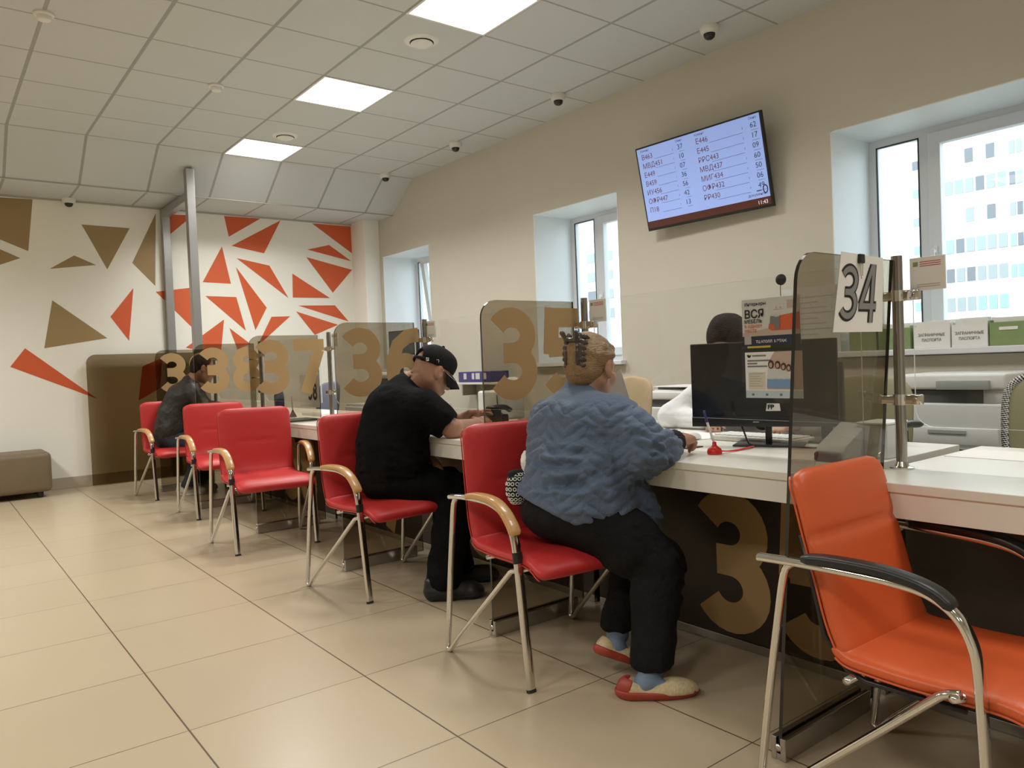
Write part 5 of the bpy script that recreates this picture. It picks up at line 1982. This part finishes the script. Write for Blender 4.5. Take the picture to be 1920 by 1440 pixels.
t = thing('poster', 'pale leaflet with seated family photo on the clear screen', 'poster', (SX - .003, 1.630, .943))
pw, ph = .222, .160
obj('holder', solid(pl, -.016, -.014, pw + .012, ph + .004, -.0025, -.0005, .0006), M['clear'], t)
obj('sheet', solid(pl, 0, 0, pw, ph, 0, .0008), M['paper'], t)
obj('footer_band', merge(rect_geo(e1, 0, 0, pw, .026)), mat('print_mist', (.50, .58, .62), .7), t)
obj('photo_ground', merge(poly_geo(e1, [(.086, .030), (pw, .030), (pw, ph), (.118, ph), (.098, .13)])), M['pinkbeige'], t)
hd_, bd_, lg_, hr_ = [], [], [], []
for k, (a, b, c) in enumerate(((.104, .116, 1.0), (.130, .114, .95), (.152, .108, .85), (.172, .104, .8))):
    hr_.append(poly_geo(lambda x, y, k=k: pl(x, y, .0022 + .00025 * k), [(a + .0115 * c * math.cos(q), b + .015 * c * math.sin(q)) for q in [i * PI / 8 for i in range(16)]]))
    hd_.append(poly_geo(e3, [(a + .0065 * c * math.cos(q), b - .002 + .009 * c * math.sin(q)) for q in [i * PI / 8 for i in range(16)]]))
    e4 = lambda x, y, k=k: pl(x, y, .0020 + .00025 * k)
    bd_.append(poly_geo(e4, [(a - .018 * c, .062), (a + .018 * c, .060), (a + .014 * c, b - .014), (a - .012 * c, b - .013)]))
    lg_.append(poly_geo(lambda x, y, k=k: pl(x, y, .0031 + .00025 * k), [(a - .018 * c, .036), (a + .024 * c, .034), (a + .022 * c, .064), (a - .016 * c, .066)]))
obj('hair_print', merge(*hr_), mat('print_brown', (.07, .04, .03), .7), t)
obj('face_print', merge(*hd_), M['skinp'], t)
obj('clothes_print', merge(*bd_), M['printgrey'], t)
obj('jeans_print', merge(*lg_), M['printblue'], t)
obj('emblem', merge(poly_geo(e2, [(.008, .150), (.012, .143), (.018, .140), (.024, .145), (.026, .152), (.020, .149), (.015, .152)])), M['ink'], t)
g = [rect_geo(e2, .030, .145, .085, .150)]
for k, w in enumerate((.095, .040, .080)):
    g.append(rect_geo(e2, .010, .128 - k * .010, .010 + w, .133 - k * .010))
obj('heading_lines', merge(*g), M['greyink'], t)
obj('table_ground', merge(rect_geo(e1, .012, .030, .080, .090)), mat('print_cream', (.66, .60, .47), .7), t)
g = [rect_geo(e2, .016, .083 - k * .0085, .016 + (.055, .042, .050, .046, .038, .052)[k], .0855 - k * .0085) for k in range(6)]
obj('table_lines', merge(*g), M['lightink'], t)
obj('footer_marks', merge(*[rect_geo(e2, .025 + k * .055, .008, .035 + k * .055, .016) for k in range(3)]), M['greyink'], t)

tag(obj('sticker', solid(plane((SX - .001, 1.620, 1.118), (0, -1, 0), (0, 0, 1)), 0, 0, .092, .019, 0, .001), M['yellow']), 'yellow sticker strip under the furniture poster', 'sticker')
t = thing('hook', 'round black suction hook with cord at the top of the clear screen', 'hook', (SX - .001, 1.479, 1.345))
obj('disc', add_lathe(bmesh.new(), [(0, 0), (.019, 0), (.018, .006), (.008, .012), (0, .013)], axis=(-1, 0, 0)), M['black'], t, 'auto')
obj('cord', tube([(-.004, 0, -.006), (-.004, .002, -.03), (-.003, .002, -.055)], .0012, seg=6), M['black'], t)

# payment terminal in front of the glass 34
t = thing('card_terminal', 'grey card terminal with dark red nose on the desk behind the glass 34', 'terminal', (2.42, 1.325, ZD))
b2 = bmesh.new()
prof = [(-.10, .001), (.10, .001), (.11, .085), (.06, .115), (-.085, .050), (-.105, .030)]
add_poly_prism(b2, prof, lambda a, b: (a, -.05, b), (0, .10, 0))
bmesh.ops.recalc_face_normals(b2, faces=b2.faces)
bmesh.ops.bevel(b2, geom=list(b2.edges), offset=.006, segments=2, profile=.5, affect='EDGES')
obj('body', b2, M['greyp'], t, 'auto')
obj('nose', box((-.125, -.042, .001), (-.098, .042, .030), .006), M['maroon'], t, 'auto')
t = thing('card_box', 'white card box on the desk between the grey card terminal and the chrome post', 'box', (2.52, 1.25, ZD))
obj('body', box((-.07, -.05, .0005), (.07, .05, .11), .004), M['offwhite'], t)
obj('lid', box((-.072, -.052, .1105), (.072, .052, .118), .003), M['white'], t)
t = thing('desk_bolt', 'small chrome pin on the desk beside the post by sheet 34', 'bolt', (2.345, 1.17, ZD))
obj('stem', add_lathe(bmesh.new(), [(0, 0), (.009, 0), (.009, .003), (.004, .005), (.004, .022), (.007, .025), (.008, .032), (.004, .037), (0, .038)]), M['chrome'], t, 'auto')
tag(obj('paper_sheet', box((2.62, .80, ZD + .0005), (2.84, 1.10, ZD + .0015)), M['paper']), 'white form lying on the desk behind the orange chair', 'paper')


def office_chair(loc, rz, label, backm, rope=False, arms=True):
    t = thing('office_chair', label, 'office chair', (loc[0], loc[1], 0), rz)
    b2 = bmesh.new()
    for k in range(5):
        a = 2 * PI * k / 5 + .3
        add_tube(b2, [(0, 0, .10), (.14 * math.cos(a), .14 * math.sin(a), .095), (.29 * math.cos(a), .29 * math.sin(a), .070)], .018, .016, (0, 0, 1), 10)
    obj('base', b2, M['black'], t, True)
    for k in range(5):
        a = 2 * PI * k / 5 + .3
        obj('caster', add_cyl(bmesh.new(), (.29 * math.cos(a) - .02 * math.sin(a), .29 * math.sin(a) + .02 * math.cos(a), .030), (.29 * math.cos(a) + .02 * math.sin(a), .29 * math.sin(a) - .02 * math.cos(a), .030), .030), M['black'], t, 'auto')
    obj('column', add_cyl(bmesh.new(), (0, 0, .08), (0, 0, .43), .026), M['chrome'], t, 'auto')
    obj('seat', box((-.24, -.235, .43), (.235, .235, .50), .03, 3), backm, t, True)
    bp = catmull([(.24, 0, .56), (.255, 0, .66), (.27, 0, .78), (.285, 0, .90), (.30, 0, .985)], 6)
    n = len(bp)
    b2 = bmesh.new()
    rings = []
    for i, p in enumerate(bp):
        u = i / (n - 1) * 2 - 1
        w = .215 * (1 - abs(u) ** 3.5) ** .42 + .012
        rings.append([b2.verts.new((p.x + .022 * math.sin(th) - .03 * (math.cos(th) * w / .215) ** 2, math.cos(th) * w, p.z)) for th in [2 * PI * k / 24 for k in range(24)]])
    for A, B in zip(rings, rings[1:]):
        for k in range(24):
            b2.faces.new((A[k], A[(k + 1) % 24], B[(k + 1) % 24], B[k]))
    b2.faces.new(rings[0])
    b2.faces.new(rings[-1])
    bmesh.ops.recalc_face_normals(b2, faces=b2.faces)
    obj('backrest', b2, backm, t, True)
    obj('back_bar', tube([(.08, 0, .44), (.24, 0, .46), (.285, 0, .55), (.30, 0, .72)], .02, .01, (0, 1, 0), 10), M['black'], t, True)
    if rope:
        path = []
        for i in range(n):
            u = i / (n - 1) * 2 - 1
            path.append((bp[i], .215 * (1 - abs(u) ** 3.5) ** .42 + .014))
        loop = [Vector((p.x - .03 * (w / .215) ** 2, w, p.z)) for p, w in path] + [Vector((p.x - .03 * (w / .215) ** 2, -w, p.z)) for p, w in reversed(path)]
        loop = catmull(loop + [loop[0]], 6)
        for ph_, mm, nm in ((0, M['black'], 'cord_dark_strand'), (PI, M['white'], 'cord_pale_strand')):
            pts = []
            for i in range(len(loop) * 3 - 2):
                a = loop[i // 3]
                c = loop[min(i // 3 + 1, len(loop) - 1)]
                p = a.lerp(c, (i % 3) / 3)
                d = (loop[min(i // 3 + 1, len(loop) - 1)] - loop[max(i // 3 - 1, 0)]).normalized()
                nx = Vector((1, 0, 0))
                ny = d.cross(nx).normalized()
                th = i * .85 + ph_
                pts.append(p + (nx * math.cos(th) + ny * math.sin(th)) * .0075)
            obj(nm, tube(pts, .0075, seg=6), mm, t, True)
    if arms:
        for s_ in (-1, 1):
            b2 = add_tube(bmesh.new(), [(.05, s_ * .22, .45), (.04, s_ * .27, .50), (.03, s_ * .275, .66), (.02, s_ * .275, .76)], .022, .014, (1, 0, 0), 10)
            obj('arm_post', b2, M['black'], t, True)
            obj('arm_pad', tube(catmull([(-.13, s_ * .275, .770), (-.08, s_ * .275, .785), (.04, s_ * .275, .788), (.14, s_ * .275, .780)], 5), .016, .030, (0, 0, 1), 12), M['black'], t, True)
    return t


office_chair((3.26, .955), .15, 'olive office chair with twisted cord around its back at the right edge', M['olive'], True, False)
office_chair((3.10, 1.74), .05, 'olive office chair with black armrests seen through the glass 34', M['olive'], False, True)
office_chair((3.30, 3.40), -.10, 'tan office chair between the woman in blue and the papers on the printer', M['tan'], False, False)
office_chair((3.40, 2.30), 0.0, 'dark office chair the clerk in the white shirt sits on', M['darkgrey'], False, True)
office_chair((3.55, 5.0), -.2, 'pale office chair behind the cap of the man in black', M['white'], False, False)


def cabinet(lo, hi, label, doors=2):
    c = ((lo[0] + hi[0]) / 2, (lo[1] + hi[1]) / 2, 0)
    t = thing('cabinet', label, 'cabinet', c)
    obj('body', box(lo, hi, .003), M['offwhite'], t, off=c)
    n = doors
    for k in range(n):
        y0 = lo[1] + (hi[1] - lo[1]) * k / n
        y1 = lo[1] + (hi[1] - lo[1]) * (k + 1) / n
        d = obj('door', box((lo[0] - .016, y0 + .003, .06), (lo[0] - .0005, y1 - .003, hi[2] - .03), .002), M['white'], t, off=c)
        yh = y1 - .03 if k % 2 == 0 else y0 + .03
        obj('handle', box((lo[0] - .035, yh - .006, hi[2] * .55), (lo[0] - .017, yh + .006, hi[2] * .55 + .10), .003), M['chromed'], d, off=c)
    return t


cabinet((4.02, 1.28, .0), (4.58, 2.10, .575), 'low white cabinet under the printer below the window boxes')
cabinet((3.98, 2.75, .0), (4.55, 3.70, .575), 'low white cabinet under the printer beside the monitor')


def printer(lo, hi, label, papers=False):
    x0, y0, z0 = lo
    x1, y1, z1 = hi
    c = ((x0 + x1) / 2, (y0 + y1) / 2, z0)
    H = z1 - z0
    t = thing('printer', label, 'printer', c)
    obj('body', box((x0, y0, z0 + .004), (x1, y1, z0 + H * .62), .012, 3), M['offwhite'], t, 'auto', off=c)
    obj('paper_tray', box((x0 - .012, y0 + .03, z0 + .03), (x0 + .02, y1 - .03, z0 + H * .30), .006), M['offwhite'], t, 'auto', off=c)
    obj('tray_grip', box((x0 - .018, (y0 + y1) / 2 - .09, z0 + H * .22), (x0 - .011, (y0 + y1) / 2 + .09, z0 + H * .27), .002), M['greyp'], t, off=c)
    obj('output_gap', box((x0 + .015, y0 + .10, z0 + H * .62 - .001), (x1 - .03, y1 - .015, z0 + H * .79), .004), M['darkgrey'], t, off=c)
    obj('side_column', box((x0 + .01, y0, z0 + H * .62), (x1, y0 + .10, z0 + H * .80), .006), M['offwhite'], t, 'auto', off=c)
    obj('scanner_lid', box((x0 - .006, y0 - .004, z0 + H * .80), (x1, y1 + .004, z1), .012, 3), M['white'], t, 'auto', off=c)
    b2 = bmesh.new()
    for k in range(2):
        add_box(b2, (x0 + .12 + .09 * k, y0 - .003, z0 + H * .42), (x0 + .18 + .09 * k, y0 + .002, z0 + H * .54), .002)
    for k in range(5):
        add_box(b2, (x0 + .12, y0 - .003, z0 + H * (.08 + .035 * k)), (x0 + .26, y0 + .002, z0 + H * (.095 + .035 * k)))
    obj('side_vents', b2, M['greyp'], t, off=c)
    obj('control_panel', box((x0 - .03, y0 + .06, z0 + H * .80), (x0 - .004, y0 + .30, z0 + H * .92), .004), M['greyp'], t, 'auto', off=c)
    return t


printer((4.05, 1.42, .576), (4.52, 1.94, .955), 'white office printer with dark tray gap below the window boxes')
printer((4.00, 3.02, .576), (4.45, 3.62, .865), 'grey-white office printer left of the monitor')
for k, (a, z, tw) in enumerate(((0, .868, .0), (.04, .880, .12), (-.02, .905, -.1))):
    b2 = box((-.15, -.24, 0), (.15, .24, .006 if k != 1 else .016), .001)
    o = tag(obj('paper_stack' if k != 1 else 'folder', b2, M['paper'] if k != 1 else M['darkgrey']), ('white papers lying on the printer beside the monitor, lowest', 'dark folder between the white papers on the printer beside the monitor', 'white papers on the dark folder, topmost on the printer')[k], 'paper' if k != 1 else 'folder')
    o.location = (4.2 + a, 3.36, (.866, .8735, .891)[k])
    o.rotation_euler = (0, 0, tw)

# boxes of passports on the window sill
for k, (y1, y0, m, l, txt) in enumerate(((2.50, 2.33, 'green', 'green file box on the window sill behind the sheet 34, farthest of the row', None), (2.315, 2.125, 'green', 'green file box on the window sill just right of the sheet 34', None),
                                         (2.105, 1.905, 'paper', 'white lettered file box on the window sill, nearer the sheet 34', 1), (1.895, 1.71, 'paper', 'white lettered file box on the window sill beside the right-hand green box', 1), (1.70, 1.515, 'green', 'green file box on the window sill at the right edge', None))):
    t = thing('file_box', l, 'file box', (4.78, (y0 + y1) / 2, ZB + .002))
    hw = (y1 - y0) / 2
    w = bmesh.new()
    add_box(w, (-.13, -hw, .0005), (.13, hw, .004))
    add_box(w, (-.13, -hw, .004), (-.127, hw, .128))
    add_box(w, (.127, -hw, .004), (.13, hw, .150))
    add_box(w, (-.127, -hw, .004), (.127, -hw + .003, .140))
    add_box(w, (-.127, hw - .003, .004), (.127, hw, .140))
    obj('shell', w, M[m], t)
    pf = bmesh.new()
    for i in range(9):
        hh = .135 + .03 * rr.random()
        add_box(pf, (-.115 + i * .025, -hw + .008, .006), (-.110 + i * .025 + .004, hw - .008 - .03 * rr.random(), hh))
    obj('papers', pf, M['paper'], t)
    if txt:
        tp = plane((-.131, 0, 0), (0, -1, 0), (0, 0, 1))
        g = [text_geo('ЗАГРАНИЧНЫЕ', .023, lambda a, b: tp(a, .070 + b, .001), 'CENTER', .0004, .85), text_geo('ПАСПОРТА', .023, lambda a, b: tp(a, .040 + b, .001), 'CENTER', .0004, .85)]
        obj('lettering', merge(*g), M['greyink'], t)
    elif k == 4:
        obj('label_plate', box((-.134, -.045, .085), (-.130, .045, .102)), M['paper'], t)

# notice sheet on the wall between screen and window
t = thing('wall_notice', 'large ruled notice sheet on the wall behind the glass 34', 'notice board', (WX, 2.77, 1.25))
wp = plane((-.006, .21, -.26), (0, -1, 0), (0, 0, 1))
obj('sheet', solid(wp, 0, 0, .42, .53, -.004, 0), M['printgrey'], t)
obj('ruled_lines', merge(*[rect_geo(lambda a, b: wp(a, b, .001), .03, .04 + k * .035, .39 - .06 * ((k * 7) % 3), .047 + k * .035) for k in range(13)]), M['lightink'], t)

# printed bag squeezed behind the woman's back
t = thing('bag', 'small black bag with white rings behind the back of the woman in blue', 'bag', (1.70, 2.20, .54))
BC = A3(1.722, 2.205, .640)
BR = A3(.052, .040, .066)
S = SDF((1.60, 2.08, .52), (1.84, 2.32, .76), .004)
S.ell(BC, BR, None, .01)
S.cap(BC + A3(-.035, 0, .056), BC + A3(.03, 0, .052), .012, .014, .015)
sdf_obj('body', S, M['polka'], t)
b2 = bmesh.new()
for i in range(7):
    for j in range(7):
        lon = math.radians(233 + (i - 3) * 23 + 11 * (j % 2))
        lat = math.radians(-50 + j * 17)
        dv = A3(math.cos(lat) * math.cos(lon), math.cos(lat) * math.sin(lon), math.sin(lat))
        p = BC + BR * dv * 1.012
        nn = unit(dv / BR)
        e1_ = unit(np.cross(nn, (0, 0, 1)))
        e2_ = np.cross(nn, e1_)
        add_tube(b2, [p + (e1_ * math.cos(q) + e2_ * math.sin(q)) * .0058 for q in [2 * PI * k / 12 for k in range(13)]], .0016, seg=5, cap=False)
obj('ring_print', b2, M['paper'], t, off=(1.70, 2.20, .54))
S = SDF((1.66, 2.12, .66), (1.84, 2.30, .82), .004)
S.ell((1.742, 2.185, .735), (.016, .020, .045), None, .01)
sdf_obj('paper_wrap', S, M['paper'], t, lambda V, N: .012 * fbm(V, 40, 5), label='crumpled white wrapper')

# ---- station 36
t = thing('telephone', 'black desk telephone in front of the hands of the man in the black cap', 'telephone', (2.75, 3.80, ZD))
b2 = box((-.09, -.10, .0005), (.09, .10, .05), .012, 3)
obj('base', b2, M['black'], t, 'auto')
obj('handset', tube(catmull([(-.085, -.115, .075), (-.04, -.115, .095), (.04, -.115, .095), (.085, -.115, .075)], 5), .022, .016, (0, 1, 0), 12), M['black'], t, True)
obj('display', box((.02, -.06, .0502), (.07, .07, .056), .003), M['darkgrey'], t)
t = thing('card_reader', 'dark upright card reader beside the telephone', 'card reader', (2.62, 3.56, ZD))
obj('body', box((-.035, -.04, .0005), (.03, .04, .115), .012, 3), M['black'], t, 'auto')
obj('slot', box((-.038, -.03, .08), (-.034, .03, .086)), M['greyp'], t)
t = thing('document_scanner', 'white document scanner box with black cable behind the number 35', 'scanner', (2.98, 3.97, ZD))
obj('body', box((-.10, -.13, .0005), (.10, .12, .185), .015, 3), M['offwhite'], t, 'auto')
obj('cable', tube(catmull([(-.104, -.10, .16), (-.118, -.12, .14), (-.118, -.125, .08), (-.106, -.11, .05)], 6), .004, seg=8), M['black'], t, True)
tag(obj('stapler', box((2.62, 3.28, ZD + .0005), (2.66, 3.42, ZD + .035), .008, 2), M['redplastic'], None, 'auto'), 'red stapler on the desk behind the number 35', 'stapler')
t = thing('wall_shelf', 'white wall shelf behind the peak of the black cap', 'shelf', (4.5, 6.27, .90))
obj('board', box((-.14, -.42, 0), (.155, .42, .022), .003), M['white'], t)
obj('back_panel', box((.13, -.40, .022), (.155, .40, .035), .002), M['white'], t)
for y in (-.36, .36):
    obj('bracket', box((-.02, y - .012, -.12), (.155, y + .012, -.0005), .003), M['chromed'], t)
t = thing('carton', 'blue-violet printed carton on the wall shelf', 'box', (4.47, 6.23, .9225))
obj('body', box((-.11, -.28, .0005), (.11, .28, .105), .003), M['purple'], t)
b2 = bmesh.new()
for y, w in ((.16, .05), (.02, .04), (-.06, .07), (-.18, .05)):
    add_box(b2, (-.1115, y - w / 2, .03), (-.110, y + w / 2, .09))
obj('print', b2, M['printgrey'], t)

# ---- station 37 / 38
t = thing('monitor', 'grey-blue screen on black arm behind the number 36', 'monitor', (2.85, 4.98, ZD))
p3 = plane((0, 0, 0), (.25, -.97, 0), (0, 0, 1))
obj('housing', solid(p3, -.15, .45, .15, .635, -.03, 0, .005), M['black'], t, 'auto')
obj('panel', solid(p3, -.142, .462, .142, .628, 0, .001), mat('screen_slate', (.10, .13, .18), .2), t)
obj('arm', tube(catmull([(0, .03, .004), (0, .035, .3), (.01, .03, .5), tuple(p3(0, .56, -.03))], 6), .016, seg=10), M['black'], t, True)
obj('base', add_cyl(bmesh.new(), (0, .03, .0005), (0, .03, .012), .08), M['black'], t, 'auto')
t = thing('number_sheet', 'white sheet with black figures 38 hung on a chrome post', 'paper sign', (SX - .004, 5.515, .87))
p4 = plane((0, 0, 0), (0, -1, 0), (0, 0, 1))
obj('sheet', solid(p4, -.14, -.04, .215, .20, -.0012, 0), M['paper'], t)
k = 0
b2 = bmesh.new()
xx = .012
for ch in '38':
    for stt in digit_strokes(ch):
        e = .0008 + .0001 * k
        k += 1
        add_strip(b2, [(xx + px * .082 / .62, .01 + py * .132) for px, py in stt], .024, lambda a, b: p4(a, b, e))
    xx += .090
obj('figures', b2, M['ink'], t)
t = thing('pen_holder', 'dark red pen holder with upright pen on the desk behind the empty red chair', 'pen holder', (2.33, 5.86, ZD))
obj('base', add_lathe(bmesh.new(), [(0, .0005), (.030, .0005), (.028, .010), (.010, .045), (.006, .055), (0, .055)]), M['maroon'], t, 'auto')
obj('pen', add_cyl(bmesh.new(), (0, 0, .05), (-.004, 0, .17), .004), M['greyp'], t, True)
t = thing('bottle', 'dark plastic bottle on the desk between the numbers 37 and 38', 'bottle', (2.62, 6.90, ZD))
obj('body', add_lathe(bmesh.new(), [(0, .0005), (.042, .0005), (.045, .02), (.045, .14), (.036, .18), (.016, .21), (.014, .225), (0, .225)]), M['navy'], t, 'auto')
obj('stopper', add_lathe(bmesh.new(), [(0, .225), (.016, .225), (.016, .25), (0, .25)]), M['black'], t, 'auto')
t = thing('paper_cube', 'white note block standing on the desk by the number 38', 'note block', (2.50, 7.10, ZD))
obj('block', box((-.05, -.05, .0005), (.05, .05, .10), .002), M['paper'], t)
obj('holder', box((-.055, -.055, .0004), (.055, .055, .012), .002), M['clear'], t)
tag(obj('notebook', box((2.06, 5.27, ZD + .0005), (2.30, 5.52, ZD + .012), .003), M['darkgrey']), 'dark flat pad at the desk edge near the empty red chair', 'pad')
t = thing('keyboard', 'pale keyboard on the desk under the sheet 38', 'keyboard', (2.55, 5.85, ZD))
obj('body', box((-.07, -.20, .0005), (.07, .20, .024), .006), M['white'], t, 'auto')
obj('keys', box((-.058, -.188, .0242), (.058, .188, .029), .002), M['desk'], t)
cabinet((3.55, 6.25, .0), (4.1, 7.45, .74), 'white cabinet behind the number 37', 3)
printer((3.58, 6.35, .742), (4.02, 6.85, 1.06), 'white printer on the cabinet behind the number 37')
office_chair((3.05, 7.30), .1, 'blue-grey office chair behind the number 37', mat('blue_grey_fabric', (.16, .17, .22), .85), False, False)
